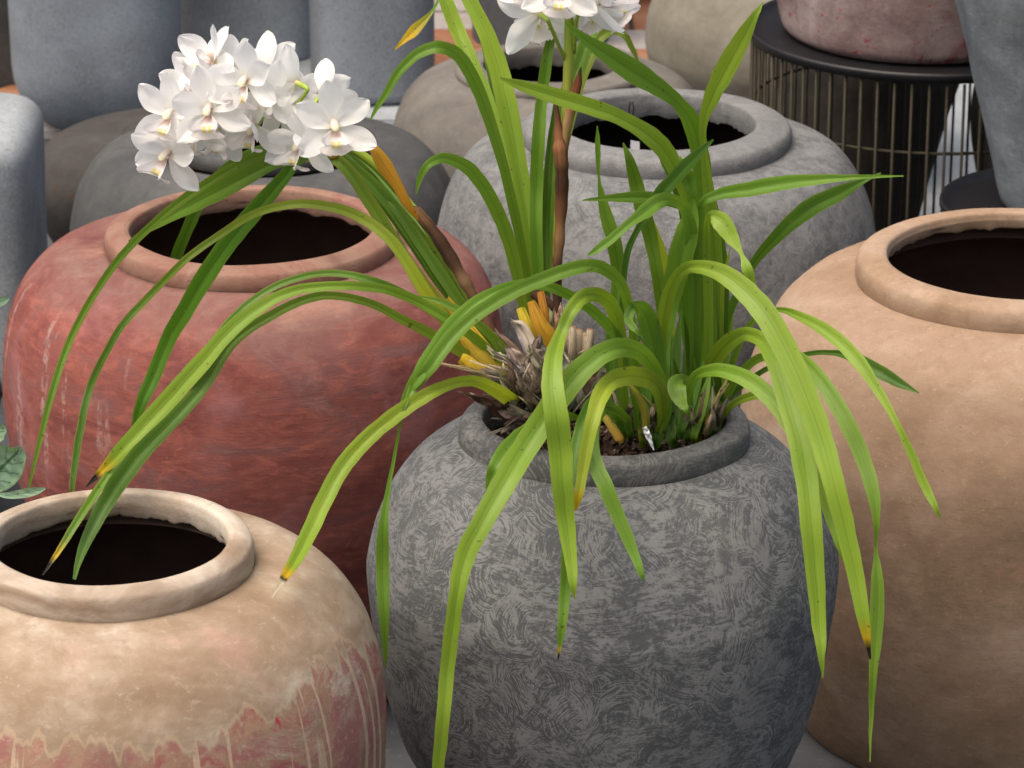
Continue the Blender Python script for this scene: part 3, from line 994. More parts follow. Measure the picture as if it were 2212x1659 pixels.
leaf(A, [(1115, 870, 3.12, 18), (1040, 760, 3.1, 24), (960, 690, 3.1, 24), (880, 640, 3.09, 22), (800, 605, 3.08, 20), (710, 590, 3.08, 17), (620, 608, 3.07, 17), (550, 645, 3.06, 17), (490, 700, 3.05, 17), (430, 780, 3.03, 18), (350, 870, 3.0, 20), (280, 960, 2.97, 20), (220, 1045, 2.94, 20), (170, 1120, 2.9, 20), (130, 1185, 2.88, 15), (92, 1242, 2.86, 3)], G_D, mid=G_M, ybase=.15, tip='b', tilt=.2, edge=True)
leaf(A, [(1125, 890, 3.10, 18), (1045, 795, 3.08, 24), (955, 735, 3.06, 26), (870, 690, 3.04, 22), (800, 655, 3.03, 20), (720, 638, 3.02, 20), (650, 650, 3.01, 22), (570, 690, 3.0, 24), (500, 740, 2.99, 28), (440, 830, 2.97, 34), (380, 900, 2.95, 36), (320, 960, 2.94, 42), (270, 1020, 2.93, 46), (225, 1090, 2.92, 40), (190, 1160, 2.9, 30), (170, 1210, 2.88, 18), (160, 1252, 2.86, 8)], G_L, mid=G_D, ybase=.12, tilt=.1)
leaf(A, [(1125, 880, 3.10, 18), (1065, 770, 3.08, 22), (985, 700, 3.06, 24), (900, 650, 3.05, 24), (830, 625, 3.03, 22), (750, 617, 3.01, 22), (650, 625, 3.0, 24), (575, 655, 2.99, 30), (500, 712, 2.98, 38), (430, 790, 2.97, 44), (340, 890, 2.96, 46), (270, 965, 2.95, 40), (225, 1012, 2.95, 22), (186, 1052, 2.95, 4)], G_M, mid=G_L, ybase=.15, tip='b', tipl=.035, tilt=.1)
leaf(A, [(1160, 905, 3.08, 22), (1110, 868, 3.04, 34), (1070, 842, 3.0, 34), (1030, 824, 2.97, 28), (985, 826, 2.95, 26), (930, 848, 2.93, 32), (865, 888, 2.92, 38), (800, 940, 2.91, 40), (745, 1000, 2.89, 42), (705, 1070, 2.87, 42), (670, 1145, 2.84, 40), (640, 1205, 2.80, 34), (615, 1245, 2.77, 22), (587, 1291, 2.74, 3)], G_Y, mid=G_L, tip='w', tipl=.05, tilt=.1)
leaf(A, [(1160, 870, 3.09, 20), (1120, 800, 3.08, 22), (1075, 740, 3.07, 22), (1020, 690, 3.06, 20), (960, 655, 3.06, 18), (905, 640, 3.06, 5)], G_M, ybase=.3, tilt=.1)
# --- upright middle group
leaf(A, [(1180, 640, 3.2, 20), (1202, 400, 3.22, 24), (1240, 220, 3.24, 28), (1270, 130, 3.25, 30), (1295, 82, 3.26, 28), (1325, 66, 3.27, 22), (1352, 80, 3.27, 16), (1368, 110, 3.27, 12), (1382, 138, 3.27, 3)], G_O, tilt=.1)
leaf(A, [(1178, 760, 3.15, 18), (1175, 640, 3.16, 24), (1182, 500, 3.17, 28), (1190, 380, 3.18, 28), (1207, 270, 3.19, 32), (1235, 180, 3.2, 40), (1262, 105, 3.21, 38), (1285, 40, 3.22, 34), (1300, -40, 3.22, 26)], G_D, mid=G_M, ybase=.2, tilt=.1)
leaf(A, [(1150, 640, 3.2, 18), (1075, 230, 3.24, 20), (1035, 40, 3.26, 20), (1000, -55, 3.25, 18), (965, -30, 3.2, 10), (935, 22, 3.18, 8), (898, 62, 3.17, 26), (872, 88, 3.16, 14), (853, 107, 3.16, 3)], G_M, tip='y', tipl=.06, tilt=0)
leaf(A, [(1160, 760, 3.14, 20), (1150, 640, 3.15, 24), (1128, 520, 3.17, 30), (1108, 430, 3.18, 32), (1085, 330, 3.2, 34), (1050, 215, 3.22, 36), (1015, 130, 3.24, 36), (985, 60, 3.26, 36), (962, 0, 3.27, 34), (945, -60, 3.28, 28)], G_M, mid=G_L, ybase=.2, tilt=.15, fold=.35)
leaf(A, [(1165, 760, 3.13, 18), (1155, 640, 3.14, 26), (1145, 520, 3.15, 32), (1130, 417, 3.16, 38), (1112, 312, 3.17, 46), (1094, 220, 3.18, 50), (1078, 150, 3.19, 48), (1052, 75, 3.2, 40), (1020, 10, 3.21, 36), (990, -50, 3.22, 30)], G_M, mid=G_L, ybase=.2, tilt=.1, fold=.3)
leaf(A, [(1163, 760, 3.15, 18), (1160, 640, 3.16, 22), (1148, 520, 3.18, 24), (1125, 400, 3.2, 22), (1100, 300, 3.21, 18), (1075, 220, 3.22, 5)], G_D, ybase=.2)
leaf(A, [(1158, 760, 3.12, 18), (1145, 640, 3.12, 22), (1120, 500, 3.1, 24), (1085, 350, 3.08, 26), (1050, 240, 3.07, 30), (1022, 170, 3.06, 32), (988, 118, 3.05, 32), (945, 102, 3.04, 30), (900, 118, 3.04, 26), (862, 155, 3.04, 22), (835, 200, 3.04, 17), (815, 232, 3.04, 12), (800, 260, 3.04, 3)], G_O, mid=G_M, ybase=.15, tilt=.1)
leaf(A, [(1150, 760, 3.11, 18), (1128, 650, 3.1, 24), (1110, 560, 3.09, 30), (1085, 480, 3.08, 34), (1050, 410, 3.07, 34), (1010, 362, 3.06, 32), (960, 341, 3.05, 26), (925, 355, 3.04, 20), (907, 385, 3.04, 15), (899, 420, 3.04, 3)], G_O, mid=G_M, ybase=.2, tilt=.1)
leaf(A, [(1172, 760, 3.13, 18), (1165, 640, 3.13, 26), (1158, 500, 3.13, 30), (1159, 400, 3.14, 32), (1164, 300, 3.14, 32), (1172, 200, 3.15, 28), (1182, 130, 3.15, 26), (1194, 60, 3.16, 18), (1204, 5, 3.16, 6)], G_M, mid=G_M, ybase=.2, tilt=.1, fold=.35)
leaf(A, [(1184, 760, 3.14, 16), (1180, 640, 3.14, 20), (1178, 500, 3.15, 22), (1182, 400, 3.15, 22), (1190, 300, 3.16, 18), (1200, 215, 3.17, 5)], G_D, ybase=.2)

# --- right plant
B = orch2
leaf(B, [(1555, 880, 3.18, 14), (1620, 820, 3.16, 14), (1680, 785, 3.14, 12), (1740, 765, 3.12, 12), (1800, 762, 3.1, 14), (1850, 775, 3.08, 26), (1900, 802, 3.06, 34), (1945, 828, 3.05, 22), (1985, 849, 3.04, 3)], G_D, tilt=.1)
leaf(B, [(1545, 880, 3.18, 18), (1560, 740, 3.18, 20), (1590, 640, 3.18, 20), (1630, 565, 3.17, 22), (1690, 498, 3.15, 34), (1750, 448, 3.14, 44), (1810, 418, 3.13, 38), (1860, 393, 3.12, 16), (1903, 373, 3.12, 3)], G_M, mid=G_D, tilt=.1)
leaf(B, [(1500, 860, 3.17, 22), (1500, 700, 3.17, 26), (1490, 540, 3.17, 30), (1475, 440, 3.16, 28), (1452, 380, 3.15, 26), (1433, 335, 3.15, 24), (1418, 302, 3.14, 14), (1408, 272, 3.14, 3)], G_D)
leaf(B, [(1505, 800, 3.16, 20), (1505, 640, 3.16, 24), (1500, 520, 3.15, 24), (1480, 455, 3.13, 20), (1445, 434, 3.11, 26), (1395, 426, 3.1, 30), (1345, 426, 3.09, 24), (1300, 429, 3.08, 13), (1258, 433, 3.07, 3)], G_D, mid=G_M, tilt=.1)
leaf(B, [(1530, 860, 3.16, 26), (1532, 700, 3.17, 38), (1528, 560, 3.17, 46), (1522, 430, 3.17, 48), (1512, 330, 3.16, 44), (1495, 265, 3.14, 46), (1465, 222, 3.12, 34), (1425, 190, 3.11, 42), (1370, 155, 3.1, 56), (1315, 118, 3.09, 46), (1265, 85, 3.08, 26), (1220, 48, 3.07, 4)], G_M, tilt=.1)
leaf(B, [(1540, 860, 3.15, 26), (1548, 700, 3.15, 34), (1545, 560, 3.15, 36), (1533, 430, 3.14, 30), (1520, 320, 3.13, 16), (1520, 260, 3.12, 22), (1540, 205, 3.11, 40), (1570, 145, 3.1, 50), (1603, 85, 3.09, 42), (1630, 35, 3.08, 20), (1648, 6, 3.08, 3)], G_M, mid=G_L, tilt=.1)
leaf(B, [(1310, 860, 3.13, 20), (1318, 760, 3.13, 26), (1330, 660, 3.13, 32), (1336, 590, 3.13, 34), (1326, 520, 3.12, 36), (1308, 460, 3.12, 30), (1298, 415, 3.12, 16), (1294, 385, 3.12, 6), (1292, 345, 3.12, 12), (1291, 305, 3.12, 12), (1290, 272, 3.12, 2)], G_D, mid=G_M, tilt=.05)
leaf(B, [(1460, 860, 3.15, 22), (1445, 760, 3.15, 24), (1430, 670, 3.15, 26), (1420, 590, 3.14, 30), (1406, 515, 3.14, 34), (1388, 450, 3.13, 38), (1374, 395, 3.13, 34), (1360, 345, 3.12, 22), (1346, 308, 3.12, 3)], G_M, tilt=.1)
leaf(B, [(1440, 830, 3.18, 22), (1445, 720, 3.18, 30), (1436, 620, 3.18, 40), (1424, 550, 3.18, 38), (1414, 500, 3.18, 20), (1408, 470, 3.18, 4)], G_Y, tilt=.1)
leaf(B, [(1340, 850, 3.12, 14), (1345, 640, 3.11, 14), (1356, 545, 3.1, 16), (1381, 490, 3.09, 16), (1412, 440, 3.08, 32), (1456, 385, 3.07, 34), (1500, 340, 3.06, 28), (1541, 301, 3.05, 4)], G_D, tilt=.1)
leaf(B, [(1500, 470, 3.14, 24), (1520, 600, 3.16, 40), (1512, 720, 3.14, 34), (1505, 860, 3.12, 20)][::-1] + [(1494, 400, 3.12, 5)], G_D, tilt=.2)
leaf(B, [(1500, 860, 3.14, 24), (1507, 700, 3.14, 30), (1504, 560, 3.13, 30), (1492, 450, 3.12, 30), (1470, 390, 3.1, 36), (1440, 330, 3.09, 44), (1400, 290, 3.08, 44), (1345, 257, 3.07, 36), (1280, 232, 3.06, 40), (1200, 208, 3.05, 40), (1130, 186, 3.04, 28), (1080, 168, 3.03, 4)], G_M, mid=G_L, tilt=.1)
leaf(B, [(1510, 860, 3.14, 30), (1530, 740, 3.14, 38), (1526, 640, 3.14, 42), (1515, 560, 3.13, 30), (1508, 480, 3.12, 5)], G_M, tilt=.1)
leaf(B, [(1545, 860, 3.17, 20), (1560, 740, 3.17, 28), (1562, 620, 3.17, 30), (1555, 520, 3.17, 26), (1545, 430, 3.17, 5)], G_D)
leaf(B, [(1500, 880, 3.16, 24), (1492, 760, 3.16, 34), (1475, 650, 3.16, 34), (1470, 560, 3.15, 28), (1475, 470, 3.15, 5)], G_M)
leaf(B, [(1555, 880, 3.16, 10), (1560, 640, 3.14, 10), (1566, 590, 3.14, 12), (1577, 540, 3.14, 3)], G_L)
leaf(B, [(1515, 800, 3.13, 22), (1517, 600, 3.12, 26), (1508, 480, 3.11, 22), (1520, 437, 3.1, 22), (1560, 418, 3.1, 28), (1620, 408, 3.09, 36), (1690, 395, 3.08, 36), (1760, 388, 3.07, 26), (1840, 383, 3.06, 14), (1900, 381, 3.06, 8), (1952, 380, 3.05, 2)], G_M, tilt=.05)
leaf(B, [(1440, 860, 3.11, 22), (1436, 760, 3.1, 30), (1446, 660, 3.1, 44), (1462, 590, 3.09, 56), (1480, 520, 3.08, 60), (1492, 470, 3.08, 40), (1498, 430, 3.08, 8)], G_D, mid=G_M, tilt=.1)
leaf(B, [(1510, 800, 3.12, 24), (1508, 640, 3.11, 40), (1502, 520, 3.1, 40), (1502, 460, 3.09, 14), (1495, 420, 3.08, 24), (1484, 380, 3.08, 34), (1473, 352, 3.07, 18), (1469, 337, 3.07, 2)], G_M, tilt=.05)
leaf(B, [(1500, 800, 3.12, 22), (1500, 640, 3.1, 30), (1495, 520, 3.08, 34), (1480, 452, 3.06, 28), (1455, 432, 3.04, 26), (1425, 434, 3.02, 36), (1395, 455, 3.0, 36), (1360, 482, 2.98, 22), (1330, 508, 2.97, 22), (1295, 535, 2.96, 20), (1270, 552, 2.96, 5)], G_D, mid=G_M, tilt=.05)
leaf(B, [(1530, 800, 3.12, 20), (1530, 640, 3.1, 24), (1526, 520, 3.09, 20), (1530, 468, 3.07, 14), (1555, 476, 3.06, 44), (1582, 515, 3.05, 34), (1601, 548, 3.04, 10), (1614, 580, 3.03, 26), (1625, 610, 3.03, 18), (1631, 628, 3.03, 3)], G_M, mid=G_L, tilt=0)
leaf(B, [(1560, 880, 3.16, 14), (1590, 760, 3.14, 16), (1630, 690, 3.12, 14), (1680, 669, 3.09, 12), (1725, 682, 3.06, 22), (1790, 718, 3.03, 32), (1850, 775, 3.0, 34), (1895, 840, 2.98, 24), (1936, 912, 2.96, 16), (1968, 980, 2.95, 20), (1998, 1050, 2.94, 22), (2020, 1095, 2.93, 14), (2032, 1120, 2.93, 2)], G_M, mid=G_L, tilt=.05)
leaf(B, [(1560, 880, 3.14, 16), (1600, 805, 3.1, 20), (1655, 768, 3.06, 22), (1720, 770, 3.02, 30), (1775, 825, 2.98, 38), (1825, 905, 2.95, 40), (1862, 985, 2.93, 38), (1886, 1065, 2.91, 32), (1893, 1130, 2.9, 16), (1892, 1185, 2.9, 8), (1895, 1255, 2.89, 30), (1893, 1350, 2.88, 34), (1886, 1455, 2.87, 20), (1882, 1540, 2.87, 12), (1879, 1646, 2.86, 2)], G_M, tilt=.05)
leaf(B, [(1565, 895, 3.12, 10), (1590, 868, 3.1, 18), (1640, 851, 3.08, 22), (1700, 850, 3.07, 20), (1770, 860, 3.06, 3)], G_L, tilt=.1)
leaf(B, [(1480, 890, 3.08, 22), (1484, 850, 3.06, 22), (1502, 812, 3.04, 24), (1545, 799, 3.02, 32), (1600, 812, 3.0, 40), (1650, 845, 2.98, 42), (1692, 895, 2.96, 40), (1728, 960, 2.94, 34), (1765, 1040, 2.92, 26), (1800, 1130, 2.9, 30), (1815, 1180, 2.89, 20), (1822, 1214, 2.89, 3)], G_M, mid=G_L, tilt=.05)
leaf(B, [(1515, 880, 3.13, 26), (1530, 800, 3.11, 34), (1565, 748, 3.08, 42), (1605, 722, 3.05, 34), (1645, 735, 3.02, 36), (1677, 785, 2.98, 46), (1700, 855, 2.95, 54), (1725, 940, 2.92, 58), (1742, 1030, 2.9, 56), (1752, 1130, 2.88, 52), (1760, 1230, 2.87, 46), (1768, 1340, 2.86, 36), (1774, 1410, 2.85, 20), (1777, 1464, 2.85, 2)], G_O, mid=G_L, tilt=.05)
leaf(B, [(1425, 880, 3.1, 22), (1425, 760, 3.08, 30), (1436, 670, 3.05, 32), (1452, 615, 3.03, 30), (1478, 582, 3.01, 28), (1510, 576, 2.99, 32), (1560, 590, 2.97, 44), (1610, 628, 2.95, 54), (1655, 680, 2.93, 58), (1700, 760, 2.91, 58), (1740, 850, 2.89, 58), (1775, 950, 2.87, 56), (1803, 1050, 2.85, 52), (1828, 1150, 2.84, 46), (1850, 1250, 2.83, 40), (1866, 1340, 2.82, 30), (1880, 1424, 2.82, 4)], G_O, mid=G_L, tip='b', tipl=.03, tilt=.05)
leaf(B, [(1426, 900, 3.09, 24), (1426, 830, 3.08, 34), (1416, 760, 3.07, 48), (1402, 700, 3.06, 50), (1386, 668, 3.05, 44), (1366, 665, 3.03, 26), (1358, 690, 3.02, 22), (1372, 712, 3.01, 14), (1389, 728, 3.01, 4)], G_M, tilt=0)
leaf(B, [(1492, 880, 3.09, 12), (1491, 830, 3.07, 12), (1477, 816, 3.05, 16), (1461, 832, 3.03, 44), (1469, 862, 3.02, 36), (1480, 883, 3.01, 16), (1484, 896, 3.01, 2)], G_M, tilt=0)
# left arches from the right plant
leaf(B, [(1370, 860, 3.07, 16), (1350, 760, 3.05, 22), (1310, 700, 3.03, 26), (1265, 660, 3.02, 26), (1215, 630, 3.0, 24), (1160, 614, 2.99, 24), (1115, 616, 2.98, 24), (1065, 632, 2.97, 26), (1020, 660, 2.96, 32), (980, 700, 2.95, 38), (940, 755, 2.94, 40), (905, 810, 2.93, 34), (880, 850, 2.93, 20), (860, 886, 2.93, 3)], G_M, tilt=.05)
leaf(B, [(1380, 860, 3.08, 18), (1372, 760, 3.06, 20), (1362, 680, 3.04, 22), (1345, 620, 3.02, 26), (1320, 590, 3.01, 30), (1285, 574, 3.0, 32), (1235, 580, 2.99, 34), (1172, 603, 2.98, 34), (1115, 627, 2.97, 34), (1060, 658, 2.96, 34), (1010, 694, 2.95, 34), (970, 735, 2.94, 36), (930, 790, 2.93, 34), (895, 835, 2.93, 24), (872, 885, 2.92, 8), (855, 970, 2.92, 8), (838, 1060, 2.91, 12), (828, 1140, 2.9, 26), (826, 1220, 2.9, 32), (829, 1320, 2.89, 26), (832, 1400, 2.89, 14), (833, 1444, 2.89, 2)], G_M, mid=G_M, tilt=.05)
# hanging centre
leaf(B, [(1240, 900, 3.04, 16), (1190, 900, 3.0, 26), (1140, 930, 2.96, 36), (1100, 965, 2.94, 40), (1072, 1005, 2.92, 36), (1058, 1035, 2.92, 20), (1051, 1060, 2.92, 3)], G_M, tilt=.1)
leaf(B, [(1350, 900, 3.05, 18), (1310, 880, 3.0, 24), (1280, 920, 2.95, 34), (1280, 985, 2.92, 38), (1305, 1045, 2.9, 38), (1335, 1115, 2.89, 34), (1365, 1185, 2.88, 26), (1384, 1235, 2.87, 16), (1391, 1256, 2.87, 2)], G_D, mid=G_M, tilt=.1)
leaf(B, [(1330, 900, 3.06, 16), (1290, 860, 3.0, 20), (1260, 900, 2.95, 24), (1240, 980, 2.92, 24), (1228, 1080, 2.9, 22), (1222, 1180, 2.88, 20), (1221, 1270, 2.88, 26), (1214, 1350, 2.87, 22), (1206, 1425, 2.87, 2)], G_D, mid=G_M, tip='b', tipl=.02, tilt=.1)
leaf(B, [(1440, 880, 3.06, 24), (1425, 820, 3.04, 30), (1398, 775, 3.01, 36), (1360, 752, 2.98, 44), (1315, 757, 2.96, 50), (1268, 787, 2.95, 56), (1222, 837, 2.94, 62), (1180, 897, 2.935, 62), (1135, 967, 2.92, 62), (1090, 1042, 2.89, 58), (1045, 1122, 2.87, 52), (1005, 1200, 2.86, 50), (987, 1280, 2.85, 38), (976, 1360, 2.85, 38), (966, 1450, 2.85, 36), (957, 1550, 2.84, 34), (948, 1640, 2.84, 30), (942, 1720, 2.84, 22)], G_M, mid=G_L, tilt=.05)
leaf(B, [(1350, 870, 3.08, 18), (1345, 760, 3.05, 26), (1330, 680, 3.03, 34), (1304, 642, 3.01, 36), (1265, 638, 2.99, 36), (1235, 668, 2.97, 34), (1212, 720, 2.96, 30), (1196, 770, 2.925, 42), (1193, 830, 2.90, 52), (1202, 900, 2.885, 58), (1210, 970, 2.885, 58), (1214, 1040, 2.88, 52), (1222, 1120, 2.88, 44), (1232, 1200, 2.87, 32), (1238, 1260, 2.86, 20), (1241, 1294, 2.86, 2)], G_O, mid=G_L, tilt=.05)
leaf(B, [(1432, 900, 3.06, 22), (1425, 840, 3.03, 40), (1400, 818, 3.01, 44), (1360, 812, 2.98, 46), (1322, 822, 2.96, 46), (1296, 855, 2.94, 42), (1280, 905, 2.92, 36), (1268, 960, 2.91, 32), (1258, 1020, 2.9, 28), (1249, 1070, 2.89, 22), (1243, 1103, 2.89, 5)], G_O, mid=G_Y, tip='y', tipl=.05, tilt=.05)
# short inner leaves filling the crown
for (u, v, uu, vv, ww, cc) in ((1360, 930, 1330, 700, 26, G_D), (1400, 940, 1398, 760, 30, G_D), (1430, 930, 1450, 700, 30, G_D), (1390, 950, 1372, 840, 34, (.20, .24, .02)),
                               (1470, 930, 1520, 780, 30, G_D), (1500, 940, 1535, 800, 26, G_M), (1340, 930, 1300, 800, 22, G_D), (1420, 950, 1412, 850, 40, G_D), (1450, 950, 1440, 870, 34, G_D)):
    leaf(B, [(u, v, 3.08, ww * .7), ((u + uu) / 2 + rng.uniform(-8, 8), (v + vv) / 2, 3.09, ww), (uu, vv, 3.1, 4)], cc)

for k in range(34):
    u0 = rng.uniform(1340, 1565); v0 = rng.uniform(905, 945)
    uu = u0 + rng.uniform(-35, 35); vv = rng.uniform(660, 850); ww = rng.uniform(16, 32)
    yy = rng.uniform(3.1, 3.18)
    leaf(B, [(u0, v0, yy - .02, ww * .7), ((u0 + uu) / 2 + rng.uniform(-8, 8), (v0 + vv) / 2, yy, ww), (uu, vv, yy + rng.uniform(-.02, .02), 3)], rng.choice((G_D, G_D, G_M)), ybase=rng.choice((0, 0, .4)))
# --- yellow sheaths, dry papery sheaths, cut stems (parts of the left plant)


def sheath(pts, c0, c1, name='sheath', mode='tube', mat=None, **k):
    o = blade(name, pts, lambda t, q: lerp(c0, c1, t), A, mat or M['dry'], mode=mode, **k)
    return part(o, A)


sheath([(1150, 905, 3.09, 34), (1085, 820, 3.08, 42), (1030, 735, 3.09, 38), (985, 675, 3.1, 26), (960, 640, 3.1, 18)], YEL, (.50, .42, .02), stripes=None) if False else None
for pts, c0, c1 in (
        ([(1140, 890, 3.09, 30), (1085, 815, 3.08, 40), (1035, 745, 3.085, 38), (990, 680, 3.1, 26), (965, 645, 3.1, 16)], (.55, .40, .04), YEL),
        ([(1120, 870, 3.08, 26), (1060, 790, 3.07, 34), (1010, 730, 3.075, 30), (975, 690, 3.09, 14)], (.45, .35, .05), YEL),
        ([(1175, 870, 3.1, 30), (1160, 780, 3.09, 30), (1138, 710, 3.09, 26), (1122, 665, 3.1, 20)], YEL, (.62, .5, .03)),
        ([(1190, 860, 3.08, 30), (1184, 750, 3.07, 44), (1165, 700, 3.07, 34), (1147, 650, 3.08, 18)], YEL, ORG),
        ([(1195, 850, 3.09, 20), (1184, 740, 3.09, 22), (1175, 680, 3.09, 18), (1166, 630, 3.1, 16)], ORG, (.48, .20, .015)),
        ([(1075, 835, 3.05, 26), (1035, 805, 3.04, 34), (1008, 780, 3.04, 30), (996, 772, 3.04, 22)], (.5, .4, .08), YEL)):
    sheath(pts, c0, c1, 'yellow_sheath')
sheath([(1190, 700, 3.1, 12), (1180, 660, 3.1, 26), (1150, 632, 3.11, 22)], BRN, (.07, .025, .012), 'brown_sheath')
drys = [
    ([(1150, 900, 3.07, 30), (1090, 860, 3.05, 40), (1045, 815, 3.04, 26), (1010, 800, 3.03, 14), (945, 786, 3.03, 6)], DRY),
    ([(1165, 900, 3.06, 40), (1120, 850, 3.045, 44), (1080, 820, 3.04, 30), (1045, 800, 3.04, 12)], DRG),
    ([(1180, 890, 3.06, 50), (1150, 820, 3.05, 54), (1120, 780, 3.05, 36), (1100, 755, 3.05, 10)], WHT),
    ([(1165, 880, 3.08, 40), (1130, 800, 3.09, 36), (1090, 745, 3.1, 24), (1060, 720, 3.1, 8)], DRG),
    ([(1150, 870, 3.09, 20), (1120, 790, 3.1, 18), (1095, 745, 3.1, 12), (1070, 714, 3.1, 4)], DRY),
    ([(1185, 860, 3.07, 30), (1150, 760, 3.07, 28), (1125, 710, 3.08, 20), (1106, 693, 3.08, 8)], WHT),
    ([(1190, 840, 3.06, 30), (1170, 770, 3.05, 34), (1163, 740, 3.05, 20), (1168, 728, 3.05, 8)], DRG),
    ([(1200, 860, 3.05, 44), (1180, 800, 3.04, 46), (1165, 770, 3.04, 30), (1150, 750, 3.04, 10)], DRY),
    ([(1210, 860, 3.08, 30), (1206, 750, 3.08, 24), (1204, 690, 3.08, 26), (1202, 672, 3.08, 22)], DRY),
    ([(1220, 860, 3.09, 30), (1214, 760, 3.1, 24), (1212, 680, 3.1, 14), (1214, 655, 3.1, 4)], WHT),
    ([(1130, 900, 3.05, 36), (1085, 880, 3.03, 34), (1045, 862, 3.03, 20), (1005, 850, 3.03, 6)], BRN),
    ([(1160, 915, 3.04, 30), (1120, 895, 3.03, 30), (1090, 880, 3.03, 22), (1075, 865, 3.03, 8)], DRG),
    ([(1180, 920, 3.04, 36), (1140, 900, 3.03, 30), (1110, 905, 3.03, 16), (1090, 920, 3.03, 5)], (.16, .11, .09)),
    ([(1250, 880, 3.06, 40), (1230, 830, 3.05, 44), (1225, 790, 3.05, 30), (1215, 760, 3.05, 8)], WHT),
    ([(1270, 880, 3.07, 34), (1290, 830, 3.07, 34), (1300, 800, 3.07, 14)], DRY),
    ([(1360, 860, 3.11, 18), (1362, 780, 3.12, 24), (1352, 730, 3.12, 22), (1356, 718, 3.12, 12)], WHT),
    ([(1375, 850, 3.12, 14), (1378, 790, 3.12, 18), (1384, 740, 3.12, 8)], DRY),
]
for pts, c in drys:
    # each old sheath splits into a few fibrous strips lying over one another
    for q in range(3):
        o_ = (q - 1)
        pp = [(u + o_ * w_ * .32, v + rng.uniform(-5, 5), y - .002 * q, w_ * rng.uniform(.45, .75)) for u, v, y, w_ in pts]
        cq = tuple(x * rng.uniform(.75, 1.1) for x in c)
        sheath(pp, tuple(x * .55 for x in cq), cq, 'dry_sheath', tilt=rng.uniform(-.7, .7), wave=1.1, torn=.006)
for k in range(80):
    a = rng.uniform(-1.05, .75)
    u0, v0 = 1165 + rng.uniform(-55, 50), 895 + rng.uniform(-25, 20)
    L_ = rng.uniform(45, 170)
    du, dv = math.sin(a) * L_ * 1.1, -math.cos(a) * L_ * .75
    wd = rng.uniform(4, 15)
    y0 = rng.uniform(3.03, 3.10)
    c = rng.choice((DRY, DRG, WHT, WHT, (.34, .25, .17), (.17, .10, .06)))
    sheath([(u0, v0, y0 + .01, wd), (u0 + du * .5 + rng.uniform(-10, 10), v0 + dv * .5, y0, wd * 1.1), (u0 + du, v0 + dv, y0 + rng.uniform(-.02, .02), wd * rng.uniform(.05, .6))],
           tuple(x * .5 for x in c), c, 'dry_sheath', tilt=rng.uniform(-1, 1), wave=1.2, torn=.006)
for k in range(90):      # loose fibres of old sheaths
    a = rng.uniform(-1.1, .8)
    u0, v0 = 1170 + rng.uniform(-70, 70), 880 + rng.uniform(-90, 20)
    L_ = rng.uniform(30, 110)
    y0 = rng.uniform(3.025, 3.08)
    c = rng.choice((WHT, DRY, (.55, .46, .33), DRG))
    sheath([(u0, v0, y0 + .01, 3), (u0 + math.sin(a) * L_ * .5 + rng.uniform(-12, 12), v0 - math.cos(a) * L_ * .4, y0, rng.uniform(2, 6)), (u0 + math.sin(a) * L_, v0 - math.cos(a) * L_ * .7, y0 + rng.uniform(-.02, .02), 1)],
           tuple(x * .6 for x in c), c, 'dry_sheath', tilt=rng.uniform(-1, 1), wave=.6, ncs=3)
for k in range(14):      # dark dead roots and scraps at the lip, left of the crown
    u0, v0 = 1120 + rng.uniform(-20, 40), 915 + rng.uniform(-12, 25)
    sheath([(u0 + 30, v0 + 10, 3.06, 6), (u0, v0, 3.04, 12), (u0 - rng.uniform(15, 50), v0 - rng.uniform(-25, 25), 3.03, 2)],
           (.04, .025, .018), rng.choice(((.12, .07, .045), (.30, .25, .2))), 'dry_sheath', tilt=rng.uniform(-1, 1), wave=1.2)

for k in range(60):      # straw and scraps among the right stalks
    u0, v0 = rng.uniform(1330, 1560), rng.uniform(880, 945)
    sheath([(u0, v0 + 20, 3.10, 5), (u0 + rng.uniform(-15, 15), v0 - 10, 3.09 + rng.uniform(-.03, .06), rng.uniform(5, 13)), (u0 + rng.uniform(-45, 45), v0 - rng.uniform(10, 90), 3.1 + rng.uniform(-.03, .06), 3)],
           (.10, .07, .05), rng.choice((DRY, DRG, (.25, .17, .11), (.14, .08, .05), (.42, .36, .10))), 'dry_sheath', tilt=rng.uniform(-1, 1), wave=1.2, torn=.004)
sheath([(1290, 885, 3.06, 16), (1318, 915, 3.04, 18), (1340, 945, 3.03, 20), (1344, 957, 3.03, 12)], (.22, .26, .03), (.42, .22, .02), 'yellow_sheath')
sheath([(1395, 940, 3.06, 14), (1392, 890, 3.055, 18), (1375, 850, 3.05, 14), (1360, 830, 3.05, 4)], (.32, .28, .03), (.36, .34, .03), 'yellow_sheath')
# bundle of cut stems
for (u, v, ww, h) in ((1206, 722, 16, 80), (1245, 724, 18, 80), (1222, 712, 14, 85), (1236, 706, 16, 95), (1250, 712, 17, 90), (1262, 718, 14, 85), (1275, 712, 15, 92), (1230, 724, 14, 80), (1268, 726, 13, 80), (1282, 716, 8, 80), (1212, 718, 9, 80)):
    y = 3.06 + rng.uniform(-.006, .01)
    pts = [at(u + (1240 - u) * .3, v + h, y), at(u + (1240 - u) * .1, v + h * .5, y), at(u, v, y)]
    r = ww * .0002
    cc = [lerp(DRG, DRY, .3), DRY, lerp(DRY, WHT, .5)]
    pts.append(pts[-1] + Vector((0, .0, .0004))); cc.append((.30, .17, .09))
    part(tube('cut_stem', pts, [r * .9, r, r, r * .75], M['dry'], None, 10, cc), A)

